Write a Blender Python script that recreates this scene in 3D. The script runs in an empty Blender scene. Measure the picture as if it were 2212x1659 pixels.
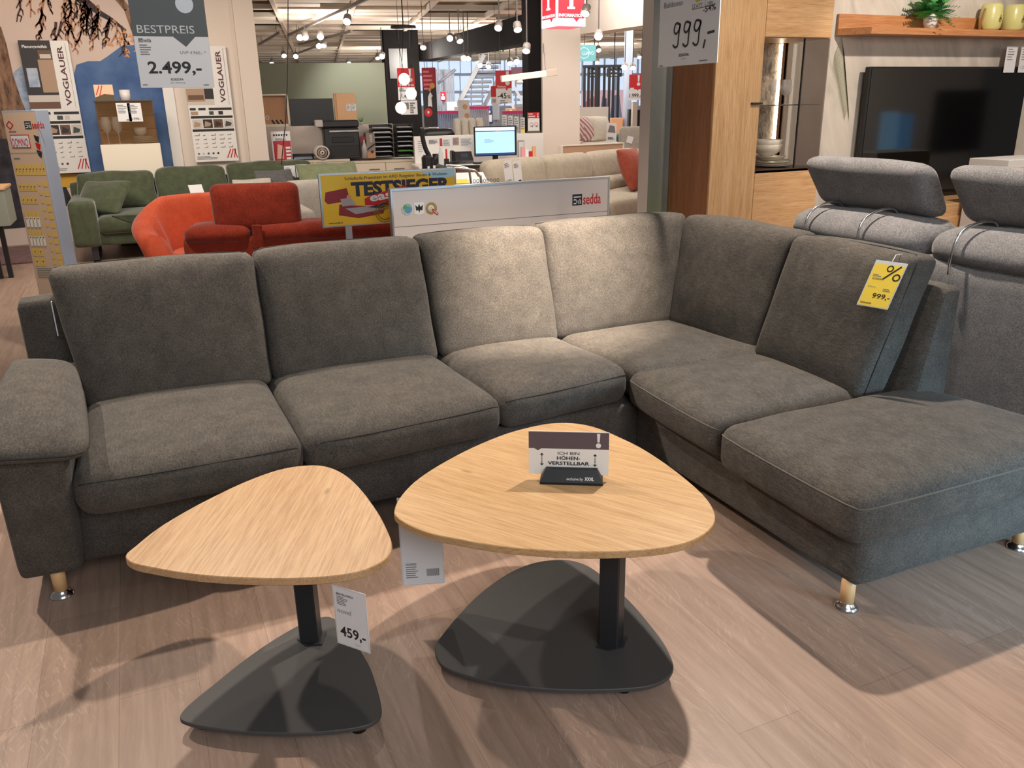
import bpy, bmesh, math, random
from mathutils import Vector, Matrix
random.seed(7)
SC = bpy.context.scene
COL = SC.collection
PI = math.pi

# ---------------------------------------------------------------- camera
W, H = 2212, 1659
FPX, PITCH, ROLL, YAW, CH = 1770.4, 0.32763, -0.01897, 0.41634, 1.45
_h = Vector((math.sin(YAW), math.cos(YAW), 0)); _r = Vector((math.cos(YAW), -math.sin(YAW), 0)); _u = Vector((0, 0, 1))
FWD = _h*math.cos(PITCH) - _u*math.sin(PITCH)
_up = _h*math.sin(PITCH) + _u*math.cos(PITCH)
RGT = _r*math.cos(ROLL) + _up*math.sin(ROLL)
UPV = -_r*math.sin(ROLL) + _up*math.cos(ROLL)
CAMP = Vector((0, 0, CH))
cd = bpy.data.cameras.new('camera'); cam = bpy.data.objects.new('camera', cd); COL.objects.link(cam)
cd.sensor_fit = 'HORIZONTAL'; cd.sensor_width = 36.0; cd.lens = 36.0*FPX/W; cd.clip_start = 0.05; cd.clip_end = 200
cam.matrix_world = Matrix(((RGT.x, UPV.x, -FWD.x, 0), (RGT.y, UPV.y, -FWD.y, 0), (RGT.z, UPV.z, -FWD.z, CH), (0, 0, 0, 1)))
SC.camera = cam
SC.view_settings.view_transform = 'Standard'
try: SC.view_settings.look = 'None'
except Exception: pass
SC.view_settings.gamma = 1.0
SC.view_settings.use_curve_mapping = False
SC.view_settings.exposure = 0.0

# ---------------------------------------------------------------- world and lamps
wd = bpy.data.worlds.new('world'); SC.world = wd; wd.use_nodes = True
bg = wd.node_tree.nodes['Background']; bg.inputs[0].default_value = (1.0, 0.96, 0.92, 1); bg.inputs[1].default_value = 0.12

def spot(name, loc, tgt, power, col, angle=80, blend=0.5, size=0.04):
    l = bpy.data.lights.new(name, 'SPOT'); l.energy = power; l.color = col; l.spot_size = math.radians(angle); l.spot_blend = blend
    l.shadow_soft_size = size
    o = bpy.data.objects.new(name, l); COL.objects.link(o); o.location = loc
    o.rotation_euler = (Vector(tgt)-Vector(loc)).to_track_quat('-Z', 'Y').to_euler(); return o

def area(name, loc, tgt, power, col, sx, sy=None, spread=180):
    l = bpy.data.lights.new(name, 'AREA'); l.energy = power; l.color = col; l.shape = 'RECTANGLE'; l.size = sx; l.size_y = sy or sx; l.spread = math.radians(spread)
    o = bpy.data.objects.new(name, l); COL.objects.link(o); o.location = loc
    o.rotation_euler = (Vector(tgt)-Vector(loc)).to_track_quat('-Z', 'Y').to_euler(); return o

WARM = (1.0, 0.865, 0.73); NEUT = (1.0, 0.93, 0.85); COOL = (0.42, 0.74, 1.0); DAY = (0.78, 0.88, 1.0)
spot('lamp_key_left', (0.10, 4.10, 2.85), (0.1, 2.3, 0.2), 195, WARM, 66, 0.35)
spot('lamp_key_side', (-1.25, 3.95, 2.85), (-0.1, 2.2, 0.2), 230, WARM, 66, 0.35)
spot('lamp_key_right', (2.45, 2.80, 2.85), (1.6, 2.1, 0.2), 370, WARM, 110, 0.4)
spot('lamp_corner', (1.75, 2.15, 2.85), (1.68, 3.3, 0.74), 1750, (1.0, 0.83, 0.66), 30, 1.0)
spot('lamp_seats', (-0.3, 1.6, 2.85), (0.2, 2.9, 0.4), 10, WARM, 60, 0.9)
spot('lamp_front', (1.3, -0.6, 2.9), (1.2, 1.2, 0.0), 8, WARM, 80, 0.8)
area('fill_light_behind', (0.6, -2.0, 2.7), (0.9, 2.6, 0.35), 100, (0.93, 0.97, 1.0), 2.6, 1.6)  # added soft fill behind the camera, lifts the faces turned to the front
spot('fill_grey_sofa', (1.7, 1.6, 2.85), (2.78, 2.2, 0.75), 50, NEUT, 30, 0.8)  # extra spot added to brighten the back of the grey sofa
area('fill_light_far_right', (9.5, -0.5, 2.85), (10, -2.6, 0.8), 260, NEUT, 3, 2)  # added out of view to light the wall that the television mirrors
spot('daylight_front', (2.95, -0.7, 0.75), (2.35, 1.45, 0.20), 360, COOL, 40, 1.0, 0.35)
spot('lamp_cabinet', (3.4, 2.3, 2.85), (3.6, 4.3, 0.9), 110, WARM, 62, 0.7)
spot('lamp_tv_shelf', (4.9, 2.9, 2.85), (5.2, 4.5, 1.2), 150, WARM, 85, 0.5)
spot('lamp_red_sofa', (1.2, 5.4, 2.85), (1.3, 4.5, 0.8), 60, WARM, 95, 0.7)
spot('lamp_orange_chair', (-0.2, 4.9, 2.85), (0.3, 6.2, 0.5), 150, WARM, 70, 0.7)
spot('lamp_sign', (0.9, 1.7, 2.85), (0.25, 4.05, 1.8), 60, NEUT, 40, 0.8)
area('ceiling_light_green_sofa', (0.2, 8.3, 2.85), (0.2, 9.4, 0), 42, WARM, 1.6, 1.2)
area('ceiling_light_mural', (-0.6, 7.4, 2.85), (-0.3, 10.4, 1.1), 60, WARM, 1.2, 0.6)
area('ceiling_light_info', (5.4, 9.6, 2.8), (5.6, 10.5, 0), 80, NEUT, 3.0, 2.5)
area('ceiling_light_cashmere', (3.7, 6.9, 2.85), (4.0, 8.0, 0), 72, WARM, 2.0, 1.5)
area('ceiling_light_beds', (8.5, 13.5, 2.8), (8.5, 13.5, 0), 170, NEUT, 5, 4)
area('mall_daylight', (9, 26, 7.5), (9, 26, 0), 2600, DAY, 16, 8)

# ---------------------------------------------------------------- pixel rays, planes in the room
def ray(px, py): return FWD + RGT*((px-W/2)/FPX) - UPV*((py-H/2)/FPX)
def zp(px, py, z=0.0):
    d = ray(px, py); return CAMP + d*((z-CH)/d.z)
class Pl:
    """vertical plane in the room: a = clockwise turn of its normal from +Y, c = its distance from the camera's foot"""
    def __init__(s, a, c): s.a = a; s.c = c; s.n = Vector((math.sin(a), math.cos(a), 0)); s.r = Vector((math.cos(a), -math.sin(a), 0))
    def pt(s, px, py):
        d = ray(px, py); return CAMP + d*(s.c/d.dot(s.n))
    def off(s, dc): return Pl(s.a, s.c+dc)
def YP(c): return Pl(0.0, c)
def XP(c): return Pl(PI/2, c)          # right dir = -Y
GA = YAW-0.262
def GP(c): return Pl(GA, c)            # the information area's own grid
def HP(c): return Pl(YAW, c)

# ---------------------------------------------------------------- materials
def lin(c):
    c = c/255.0
    return c/12.92 if c <= 0.04045 else ((c+0.055)/1.055)**2.4
def rgb(t): return tuple(lin(x) for x in t)+(1.0,)
MAT = {}
def mat(name, col=(200, 200, 200), rough=0.6, metal=0.0, emit=0.0, trans=0.0, alpha=1.0, spec=None, ecol=None):
    if name in MAT: return MAT[name]
    m = bpy.data.materials.new(name); m.use_nodes = True; b = m.node_tree.nodes['Principled BSDF']
    b.inputs['Base Color'].default_value = rgb(col); b.inputs['Roughness'].default_value = rough; b.inputs['Metallic'].default_value = metal
    if emit: b.inputs['Emission Color'].default_value = rgb(ecol or col); b.inputs['Emission Strength'].default_value = emit
    if trans: b.inputs['Transmission Weight'].default_value = trans
    if alpha < 1: b.inputs['Alpha'].default_value = alpha
    if spec is not None: b.inputs['Specular IOR Level'].default_value = spec
    MAT[name] = m; return m
def nd(m, t, **kw):
    n = m.node_tree.nodes.new(t)
    for k, v in kw.items(): setattr(n, k, v)
    return n
def lk(m, a, b): m.node_tree.links.new(a, b)
def ramp(m, stops):
    r = nd(m, 'ShaderNodeValToRGB'); e = r.color_ramp.elements
    e[0].position, e[0].color = stops[0][0], rgb(stops[0][1]); e[1].position, e[1].color = stops[-1][0], rgb(stops[-1][1])
    for p, c in stops[1:-1]:
        x = e.new(p); x.color = rgb(c)
    return r
def coords(m, scale=(1, 1, 1), rot=(0, 0, 0)):
    tc = nd(m, 'ShaderNodeTexCoord'); mp = nd(m, 'ShaderNodeMapping'); lk(m, tc.outputs['Object'], mp.inputs[0])
    if any(rot):
        mr = nd(m, 'ShaderNodeMapping'); mr.inputs['Rotation'].default_value = rot; lk(m, tc.outputs['Object'], mr.inputs[0]); lk(m, mr.outputs[0], mp.inputs[0])
    mp.inputs['Scale'].default_value = scale; return mp.outputs[0]
def noise(m, vec, scale, detail=4, rough=0.6, dist=0.0):
    n = nd(m, 'ShaderNodeTexNoise'); n.inputs['Scale'].default_value = scale; n.inputs['Detail'].default_value = detail
    n.inputs['Roughness'].default_value = rough; n.inputs['Distortion'].default_value = dist
    if vec is not None: lk(m, vec, n.inputs['Vector'])
    return n.outputs['Fac']
def mixc(m, fac, a, b, blend='MIX'):
    x = nd(m, 'ShaderNodeMix', data_type='RGBA', blend_type=blend)
    for s, v in ((x.inputs['Factor'], fac), (x.inputs[6], a), (x.inputs[7], b)):
        if isinstance(v, (int, float)): s.default_value = v
        elif isinstance(v, tuple): s.default_value = rgb(v)
        else: lk(m, v, s)
    return x.outputs[2]
def mathn(m, op, a, b=0.0):
    x = nd(m, 'ShaderNodeMath', operation=op)
    for i, v in enumerate((a, b)):
        if isinstance(v, (int, float)): x.inputs[i].default_value = v
        else: lk(m, v, x.inputs[i])
    return x.outputs[0]
def bump(m, fac, strength=0.3, dist=0.002):
    b = nd(m, 'ShaderNodeBump'); b.inputs['Strength'].default_value = strength; b.inputs['Distance'].default_value = dist
    lk(m, fac, b.inputs['Height']); lk(m, b.outputs[0], m.node_tree.nodes['Principled BSDF'].inputs['Normal'])
def base(m, out): lk(m, out, m.node_tree.nodes['Principled BSDF'].inputs['Base Color'])

def fabric(name, dark, light, rough=0.95, sheen=0.25, fine=420, speck=0.5):
    if name in MAT: return MAT[name]
    m = mat(name, dark, rough, spec=0.15); v = coords(m)
    a = noise(m, v, 14, 4, 0.6); r1 = ramp(m, [(0.3, dark), (0.72, light)]); lk(m, a, r1.inputs[0])
    f = noise(m, coords(m, (1, 1, 1)), fine, 2, 0.7)
    f2 = noise(m, coords(m, (1, 0.18, 1)), fine*0.7, 2, 0.6)
    fs = mathn(m, 'MULTIPLY', f, 1.0); r2 = ramp(m, [(0.32, (96, 96, 96)), (0.5, (188, 188, 188)), (0.68, (255, 255, 255))]); lk(m, fs, r2.inputs[0])
    r3 = ramp(m, [(0.35, (150, 150, 150)), (0.65, (255, 255, 255))]); lk(m, f2, r3.inputs[0])
    c = mixc(m, speck, r1.outputs[0], r2.outputs[0], 'MULTIPLY'); c = mixc(m, speck*0.8, c, r3.outputs[0], 'MULTIPLY'); base(m, c)
    s = mathn(m, 'ADD', mathn(m, 'MULTIPLY', f, 0.6), mathn(m, 'MULTIPLY', noise(m, v, 9, 3, 0.5), 0.7)); bump(m, s, 0.25, 0.004)
    b = m.node_tree.nodes['Principled BSDF']; b.inputs['Sheen Weight'].default_value = sheen; b.inputs['Sheen Roughness'].default_value = 0.4
    return m

def wood(name, c0, c1, c2, axis='x', scale=1.0, rough=0.45, rot=0.0, knots=True):
    if name in MAT: return MAT[name]
    m = mat(name, c1, rough); sc = {'x': (1.1, 24, 24), 'y': (24, 1.1, 24), 'z': (24, 24, 1.1)}[axis]
    v = coords(m, tuple(s*scale for s in sc), (0, 0, rot))
    n1 = noise(m, v, 1.6, 6, 0.62, 0.6); n2 = noise(m, coords(m, tuple(s*scale*5 for s in sc), (0, 0, rot)), 1.5, 4, 0.7)
    r = ramp(m, [(0.28, c0), (0.5, c1), (0.74, c2)]); lk(m, n1, r.inputs[0])
    r2 = ramp(m, [(0.36, (205, 190, 172)), (0.56, (255, 255, 255))]); lk(m, n2, r2.inputs[0])
    c = mixc(m, 0.6, r.outputs[0], r2.outputs[0], 'MULTIPLY')
    if knots:
        vo = nd(m, 'ShaderNodeTexVoronoi'); vo.inputs['Scale'].default_value = 1.0
        kk = {'x': (1.6, 5, 5), 'y': (5, 1.6, 5), 'z': (5, 5, 1.6)}[axis]
        lk(m, coords(m, tuple(s*scale for s in kk), (0, 0, rot)), vo.inputs['Vector'])
        rk = ramp(m, [(0.015, (104, 72, 46)), (0.05, (255, 255, 255))]); lk(m, vo.outputs['Distance'], rk.inputs[0])
        c = mixc(m, 0.75, c, rk.outputs[0], 'MULTIPLY')
    base(m, c); bump(m, n2, 0.08, 0.001); return m

# ---------------------------------------------------------------- things and meshes
MTX = {}
def tag(o, label=None, cat=None, group=None, kind=None):
    if label: o['label'] = label
    if cat: o['category'] = cat
    if group: o['group'] = group
    if kind: o['kind'] = kind
    return o
def thing(name, label, cat, loc=(0, 0, 0), rz=0.0, group=None):
    o = bpy.data.objects.new(name, None); COL.objects.link(o); o.location = loc; o.rotation_euler = (0, 0, rz); o.empty_display_size = 0.05
    MTX[o.name] = Matrix.Translation(Vector(loc)) @ Matrix.Rotation(rz, 4, 'Z')
    return tag(o, label, cat, group)
def on(pl, name, label, cat, px, py, z=None, group=None):
    """a thing standing with its front on plane pl, its base at pixel (px,py) (or at height z); returns it and a pixel -> local (x,z) map"""
    p = pl.pt(px, py)
    if z is not None: p = Vector((p.x, p.y, z))
    o = thing(name, label, cat, p, -pl.a, group); inv = MTX[o.name].inverted()
    def L(x, y, dy=0.0):
        q = inv @ pl.off(dy).pt(x, y); return q.x, q.z
    return o, L
IDM = Matrix.Identity(4)
class MB:
    def __init__(s): s.bm = bmesh.new(); s.mats = []; s.cur = 0
    def m(s, material):
        if material not in s.mats: s.mats.append(material)
        s.cur = s.mats.index(material); return s
    def _f(s, vs, smooth=False):
        try: f = s.bm.faces.new(vs)
        except ValueError: return
        f.material_index = s.cur; f.smooth = smooth
    def mesh(s, verts, faces, smooth=False, M=IDM):
        v = [s.bm.verts.new(M @ Vector(p)) for p in verts]
        for f in faces: s._f([v[i] for i in f], smooth)
        return s
    def box(s, lo, hi, M=IDM, bev=0.0):
        x0, y0, z0 = lo; x1, y1, z1 = hi
        if bev > 0:
            b = min(bev, (x1-x0)/2.01, (y1-y0)/2.01, (z1-z0)/2.01)
            n0 = len(s.bm.verts); vs = {}
            def g(p):
                if p not in vs: vs[p] = s.bm.verts.new(M @ Vector(p))
                return vs[p]
            X = (x0, x1); Y = (y0, y1); Z = (z0, z1); sg = (1, -1)
            P = {}
            for i in (0, 1):
                for j in (0, 1):
                    for k in (0, 1):
                        P[i, j, k] = (g((X[i], Y[j]+sg[j]*b, Z[k]+sg[k]*b)), g((X[i]+sg[i]*b, Y[j], Z[k]+sg[k]*b)), g((X[i]+sg[i]*b, Y[j]+sg[j]*b, Z[k])))
                        s._f(P[i, j, k])
            for i in (0, 1):
                s._f([P[i, 0, 0][0], P[i, 1, 0][0], P[i, 1, 1][0], P[i, 0, 1][0]])
                s._f([P[0, i, 0][1], P[1, i, 0][1], P[1, i, 1][1], P[0, i, 1][1]])
                s._f([P[0, 0, i][2], P[1, 0, i][2], P[1, 1, i][2], P[0, 1, i][2]])
            for i in (0, 1):
                for j in (0, 1):
                    s._f([P[i, j, 0][0], P[i, j, 1][0], P[i, j, 1][1], P[i, j, 0][1]])
                    s._f([P[i, 0, j][0], P[i, 1, j][0], P[i, 1, j][2], P[i, 0, j][2]])
                    s._f([P[0, i, j][1], P[1, i, j][1], P[1, i, j][2], P[0, i, j][2]])
            return s
        v = [(x0, y0, z0), (x1, y0, z0), (x1, y1, z0), (x0, y1, z0), (x0, y0, z1), (x1, y0, z1), (x1, y1, z1), (x0, y1, z1)]
        return s.mesh(v, [(3, 2, 1, 0), (4, 5, 6, 7), (0, 1, 5, 4), (1, 2, 6, 5), (2, 3, 7, 6), (3, 0, 4, 7)], M=M)
    def prism(s, pts, z0, z1, M=IDM, smooth=False):
        n = len(pts); v = [(p[0], p[1], z0) for p in pts]+[(p[0], p[1], z1) for p in pts]
        return s.mesh(v, [tuple(range(n-1, -1, -1)), tuple(range(n, 2*n))]+[(i, (i+1) % n, n+(i+1) % n, n+i) for i in range(n)], smooth, M)
    def slab(s, pts, z0, z1, bev=0.003, M=IDM):
        n = len(pts); c = Vector((sum(p[0] for p in pts)/n, sum(p[1] for p in pts)/n)); rings = []
        for z, k in ((z0, 1), (z0+bev, 0), (z1-bev, 0), (z1, 1)):
            rr = []
            for p in pts:
                d = Vector(p[:2])-c; q = c + d*(1-k*bev/d.length); rr.append((q.x, q.y, z))
            rings.append(rr)
        v = [p for r in rings for p in r]; F = [tuple(range(n-1, -1, -1)), tuple(range(3*n, 4*n))]
        for k in range(3): F += [(k*n+i, k*n+(i+1) % n, (k+1)*n+(i+1) % n, (k+1)*n+i) for i in range(n)]
        return s.mesh(v, F, False, M)
    def lathe(s, prof, n=20, M=IDM, smooth=True):
        v = []; F = []
        for r, z in prof: v += [(r*math.cos(2*PI*i/n), r*math.sin(2*PI*i/n), z) for i in range(n)]
        for k in range(len(prof)-1): F += [(k*n+i, k*n+(i+1) % n, (k+1)*n+(i+1) % n, (k+1)*n+i) for i in range(n)]
        if prof[0][0] > 1e-4: F.append(tuple(range(n-1, -1, -1)))
        if prof[-1][0] > 1e-4: F.append(tuple(range((len(prof)-1)*n, len(prof)*n)))
        return s.mesh(v, F, smooth, M)
    def cyl(s, a, b, r, n=12, r2=None, smooth=True):
        a = Vector(a); b = Vector(b); d = b-a; q = d.to_track_quat('Z', 'Y').to_matrix().to_4x4()
        return s.lathe([(r, 0), (r if r2 is None else r2, d.length)], n, Matrix.Translation(a) @ q, smooth)
    def sph(s, c, r, n=16, sz=(1, 1, 1)):
        pr = [(max(1e-5, r*math.sin(PI*i/(n//2))), -r*math.cos(PI*i/(n//2))) for i in range(n//2+1)]
        return s.lathe(pr, n, Matrix.Translation(Vector(c)) @ Matrix.Diagonal((sz[0], sz[1], sz[2], 1)))
    def tube(s, pts, r, n=8, closed=False):
        pts = [Vector(p) for p in pts]; N = len(pts); rings = []; up = None
        for i, p in enumerate(pts):
            a = pts[(i-1) % N] if (closed or i > 0) else p; b = pts[(i+1) % N] if (closed or i < N-1) else p
            t = (b-a).normalized()
            if up is None: up = t.orthogonal().normalized()
            up = (up - t*up.dot(t)); up = up.normalized() if up.length > 1e-6 else t.orthogonal().normalized()
            w = t.cross(up); rr = r[i] if isinstance(r, (list, tuple)) else r
            rings.append([s.bm.verts.new(p + (up*math.cos(2*PI*k/n)+w*math.sin(2*PI*k/n))*rr) for k in range(n)])
        for i in range(N if closed else N-1):
            A = rings[i]; B = rings[(i+1) % N]
            for k in range(n): s._f([A[k], A[(k+1) % n], B[(k+1) % n], B[k]], True)
        if not closed: s._f(rings[0][::-1]); s._f(rings[-1])
        return s
    def build(s, name, material=None, parent=None, world=False, loc=None, rz=0.0):
        if material is not None and not s.mats: s.mats = [material]
        bmesh.ops.recalc_face_normals(s.bm, faces=s.bm.faces[:])
        me = bpy.data.meshes.new(name); s.bm.to_mesh(me); s.bm.free()
        for x in s.mats: me.materials.append(x)
        o = bpy.data.objects.new(name, me); COL.objects.link(o)
        if loc is not None: o.location = loc; o.rotation_euler = (0, 0, rz)
        M = (Matrix.Translation(Vector(loc)) @ Matrix.Rotation(rz, 4, 'Z')) if loc is not None else Matrix.Identity(4)
        if parent is not None:
            o.parent = parent
            M = MTX[parent.name] @ M
        if world: me.transform(M.inverted())
        MTX[o.name] = M
        return o

def spline(pts, per=6, closed=True):
    n = len(pts); out = []; D = len(pts[0])
    for i in range(n if closed else n-1):
        P = [pts[(i+k) % n] if closed else pts[min(max(i+k, 0), n-1)] for k in (-1, 0, 1, 2)]
        for j in range(per):
            t = j/per
            out.append(tuple(0.5*(2*P[1][d]+(P[2][d]-P[0][d])*t+(2*P[0][d]-5*P[1][d]+4*P[2][d]-P[3][d])*t*t+(3*P[1][d]-P[0][d]-3*P[2][d]+P[3][d])*t**3) for d in range(D)))
    if not closed: out.append(tuple(pts[-1]))
    return out

def rounder(corners, r, crown):
    """map of the cube's surface [-1,1]^3 to an upholstered block with the eight given corners, rounded by r and crowned"""
    c = [Vector(p) for p in corners]
    dims = [((c[1]-c[0]).length+(c[3]-c[2]).length+(c[5]-c[4]).length+(c[7]-c[6]).length)/4, ((c[2]-c[0]).length+(c[3]-c[1]).length+(c[6]-c[4]).length+(c[7]-c[5]).length)/4,
            ((c[4]-c[0]).length+(c[5]-c[1]).length+(c[6]-c[2]).length+(c[7]-c[3]).length)/4]
    hf = Vector([max(d/2, 1e-4) for d in dims]); ax = [(c[1]-c[0]+c[7]-c[6]).normalized(), (c[2]-c[0]+c[7]-c[5]).normalized(), (c[4]-c[0]+c[7]-c[3]).normalized()]
    rr = Vector([min(r, h*0.98) for h in hf])
    def S(p):
        q = Vector((p[0]*hf.x, p[1]*hf.y, p[2]*hf.z)); inn = Vector([max(-(hf[i]-rr[i]), min(hf[i]-rr[i], q[i])) for i in range(3)])
        d = q-inn; dn = Vector([d[i]/rr[i] for i in range(3)]); L = dn.length
        if L > 1e-6: q = inn + Vector([dn[i]/L*rr[i] for i in range(3)])
        n = Vector([q[i]/hf[i] for i in range(3)]); out = Vector((0, 0, 0))
        for k in range(8):
            w = 1.0
            for i in range(3): w *= (1+n[i])/2 if (k >> i) & 1 else (1-n[i])/2
            out += c[k]*w
        f = [1-abs(n[i])**3 for i in range(3)]
        for i in range(3):
            j, k = (i+1) % 3, (i+2) % 3; b = f[j]*f[k]
            out += ax[i]*(crown.get('+'+'uvw'[i], 0)*b*(1+n[i])/2 - crown.get('-'+'uvw'[i], 0)*b*(1-n[i])/2)
        return out
    return S
def block_mesh(mb, S, n=14, rip=0.0, seed=0):
    T = [0.72*math.sin(PI/2*(-1+2*i/n))+0.28*(-1+2*i/n) for i in range(n+1)]; cache = {}
    rnd = random.Random(seed); ph = [rnd.uniform(0, 6.28) for _ in range(6)]
    def V(p):
        k = tuple(round(x, 5) for x in p)
        if k not in cache:
            q = S(p)
            if rip: q = q + Vector((math.sin(q.z*23+ph[0]+q.x*7), math.sin(q.x*19+ph[1]+q.z*9), math.sin(q.x*15+ph[2]+q.y*13)))*rip
            cache[k] = mb.bm.verts.new(q)
        return cache[k]
    for a in range(3):
        b, c = (a+1) % 3, (a+2) % 3
        for s in (-1, 1):
            for i in range(n):
                for j in range(n):
                    vs = []
                    for (x, y) in ((T[i], T[j]), (T[i+1], T[j]), (T[i+1], T[j+1]), (T[i], T[j+1])):
                        p = [0, 0, 0]; p[a] = s; p[b] = x; p[c] = y; vs.append(V(p))
                    mb._f(vs, True)
    return mb
def box8(lo, hi):
    return [(hi[0] if k & 1 else lo[0], hi[1] if k & 2 else lo[1], hi[2] if k & 4 else lo[2]) for k in range(8)]
def block(name, corners, r, crown, material, parent, n=12, world=True, rip=0.0, seed=0):
    S = rounder(corners, r, crown); mb = MB(); block_mesh(mb, S, n, rip, seed)
    return mb.build(name, material, parent, world=world), S
def seam(name, S, path, material, parent, r=0.0028, world=True):
    mb = MB(); mb.tube([S(p) for p in path], r, 6); return mb.build(name, material, parent, world=world)

# ---------------------------------------------------------------- flat printing: words and marks
TXT = {}
def text_geo(s, bold=0.0, shear=0.0):
    k = (s, bold, shear)
    if k in TXT: return TXT[k]
    cu = bpy.data.curves.new('lettering', 'FONT'); cu.body = s; cu.size = 1.0; cu.offset = bold; cu.shear = shear; cu.resolution_u = 3; cu.fill_mode = 'FRONT'
    o = bpy.data.objects.new('lettering', cu); COL.objects.link(o); dg = bpy.context.evaluated_depsgraph_get()
    me = bpy.data.meshes.new_from_object(o.evaluated_get(dg))
    V = [tuple(v.co) for v in me.vertices]; F = [tuple(p.vertices) for p in me.polygons]
    bpy.data.objects.remove(o); bpy.data.meshes.remove(me); bpy.data.curves.remove(cu)
    if V:
        x0 = min(v[0] for v in V); V = [(v[0]-x0, v[1]) for v in V]; w = max(v[0] for v in V)
    else: w = 0.0
    TXT[k] = (V, F, w); return TXT[k]
class Art:
    """print on a plane: local x right, z up, facing -y at depth y0; each layer lies a little further forward"""
    def __init__(s, y0=0.0, step=0.0006, O=(0, 0)): s.mb = MB(); s.y = y0; s.st = step; s.O = O; s.n = 0
    def _p(s, u, v, l): return (s.O[0]+u, s.y-s.st*l, s.O[1]+v)
    def poly(s, pts, m, l=1):
        s.mb.m(m).mesh([s._p(u, v, l) for u, v in pts], [tuple(range(len(pts)))]); return s
    def rect(s, u0, v0, u1, v1, m, l=1): return s.poly([(u0, v0), (u1, v0), (u1, v1), (u0, v1)], m, l)
    def disc(s, u, v, r, m, l=1, n=24, k=1.0): return s.poly([(u+r*math.cos(2*PI*i/n), v+r*k*math.sin(2*PI*i/n)) for i in range(n)], m, l)
    def ring(s, u, v, r0, r1, m, l=1, n=28):
        P = [s._p(u+r*math.cos(2*PI*i/n), v+r*math.sin(2*PI*i/n), l) for r in (r0, r1) for i in range(n)]
        s.mb.m(m).mesh(P, [(i, (i+1) % n, n+(i+1) % n, n+i) for i in range(n)]); return s
    def line(s, pts, w, m, l=1):
        for i in range(len(pts)-1):
            a = Vector(pts[i]); b = Vector(pts[i+1]); d = b-a
            if d.length < 1e-6: continue
            w0 = w[i] if isinstance(w, list) else w; w1 = w[i+1] if isinstance(w, list) else w
            n = Vector((-d.y, d.x)).normalized()*0.5; s.poly([tuple(a-n*w0), tuple(b-n*w1), tuple(b+n*w1), tuple(a+n*w0)], m, l)
        return s
    def text(s, t, u, v, h, m, l=2, bold=0.0, al='l', w=None, rot=0.0, shear=0.0):
        V, F, tw = text_geo(t, bold, shear)
        if not V: return s
        k = h/0.73; kx = k if w is None else w/tw
        ox = {'l': 0, 'c': -tw*kx/2, 'r': -tw*kx}[al]; c, sn = math.cos(rot), math.sin(rot)
        P = []
        for x, y in V:
            X = ox+x*kx; Y = y*k; P.append(s._p(u+X*c-Y*sn, v+X*sn+Y*c, l))
        s.mb.m(m).mesh(P, F); return s
    def lines(s, u, v, w, n, h, gap, m, l=2, seed=1):
        r = random.Random(seed)
        for i in range(n): s.rect(u, v-i*gap-h, u+w*r.uniform(0.55, 1.0), v-i*gap, m, l)
        return s
    def excl(s, u, v, h, m, l=2):
        w = h*0.2; s.poly([(u-w*0.35, v+h*0.40), (u+w*0.35, v+h*0.40), (u+w*0.55, v+h), (u-w*0.55, v+h)], m, l); return s.disc(u, v+h*0.17, h*0.17, m, l)
    def build(s, name, parent, **k): return s.mb.build(name, None, parent, **k)
# ---------------------------------------------------------------- shared materials
def floor_mat():
    m = mat('floor_planks', (150, 120, 100), 0.42, spec=0.35)
    tc = nd(m, 'ShaderNodeTexCoord'); sp = nd(m, 'ShaderNodeSeparateXYZ'); lk(m, tc.outputs['Object'], sp.inputs[0])
    cb = nd(m, 'ShaderNodeCombineXYZ'); lk(m, sp.outputs['Y'], cb.inputs['X']); lk(m, mathn(m, 'ADD', sp.outputs['X'], 0.237), cb.inputs['Y'])
    br = nd(m, 'ShaderNodeTexBrick'); lk(m, cb.outputs[0], br.inputs['Vector']); br.offset = 0.37
    for k, v in (('Scale', 1.0), ('Mortar Size', 0.0012), ('Mortar Smooth', 0.3), ('Bias', 0.0), ('Brick Width', 1.25), ('Row Height', 0.196)): br.inputs[k].default_value = v
    br.inputs['Color1'].default_value = rgb((172, 145, 128)); br.inputs['Color2'].default_value = rgb((182, 155, 139)); br.inputs['Mortar'].default_value = rgb((150, 123, 109))
    g = noise(m, coords(m, (22, 1.6, 1)), 1.6, 6, 0.65, 0.5); r = ramp(m, [(0.3, (212, 208, 205)), (0.7, (255, 255, 255))]); lk(m, g, r.inputs[0])
    c = mixc(m, 0.9, br.outputs['Color'], r.outputs[0], 'MULTIPLY')
    fm = None
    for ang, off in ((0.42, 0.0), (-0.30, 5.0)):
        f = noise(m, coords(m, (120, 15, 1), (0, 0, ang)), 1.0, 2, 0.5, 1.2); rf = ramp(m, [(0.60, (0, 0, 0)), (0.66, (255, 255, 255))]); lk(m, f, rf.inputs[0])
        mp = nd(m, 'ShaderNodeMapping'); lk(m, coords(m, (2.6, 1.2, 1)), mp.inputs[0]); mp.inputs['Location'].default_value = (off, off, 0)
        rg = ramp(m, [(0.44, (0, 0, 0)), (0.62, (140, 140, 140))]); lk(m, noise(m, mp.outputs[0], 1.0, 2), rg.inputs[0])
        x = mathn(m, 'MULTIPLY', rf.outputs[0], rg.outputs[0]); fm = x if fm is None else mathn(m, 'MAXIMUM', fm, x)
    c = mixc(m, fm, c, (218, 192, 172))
    base(m, c); bump(m, mathn(m, 'ADD', g, mathn(m, 'MULTIPLY', rf.outputs[0], 0.3)), 0.12, 0.001); return m
M_FLOOR = floor_mat()
GREY = fabric('dark_grey_weave', (91, 86, 81), (109, 103, 96), fine=260, speck=0.55, sheen=0.07)
M_PIPE = mat('piping', (92, 86, 78), 0.9)
M_PIPED = mat('dark_piping', (40, 38, 36), 0.95)
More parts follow.
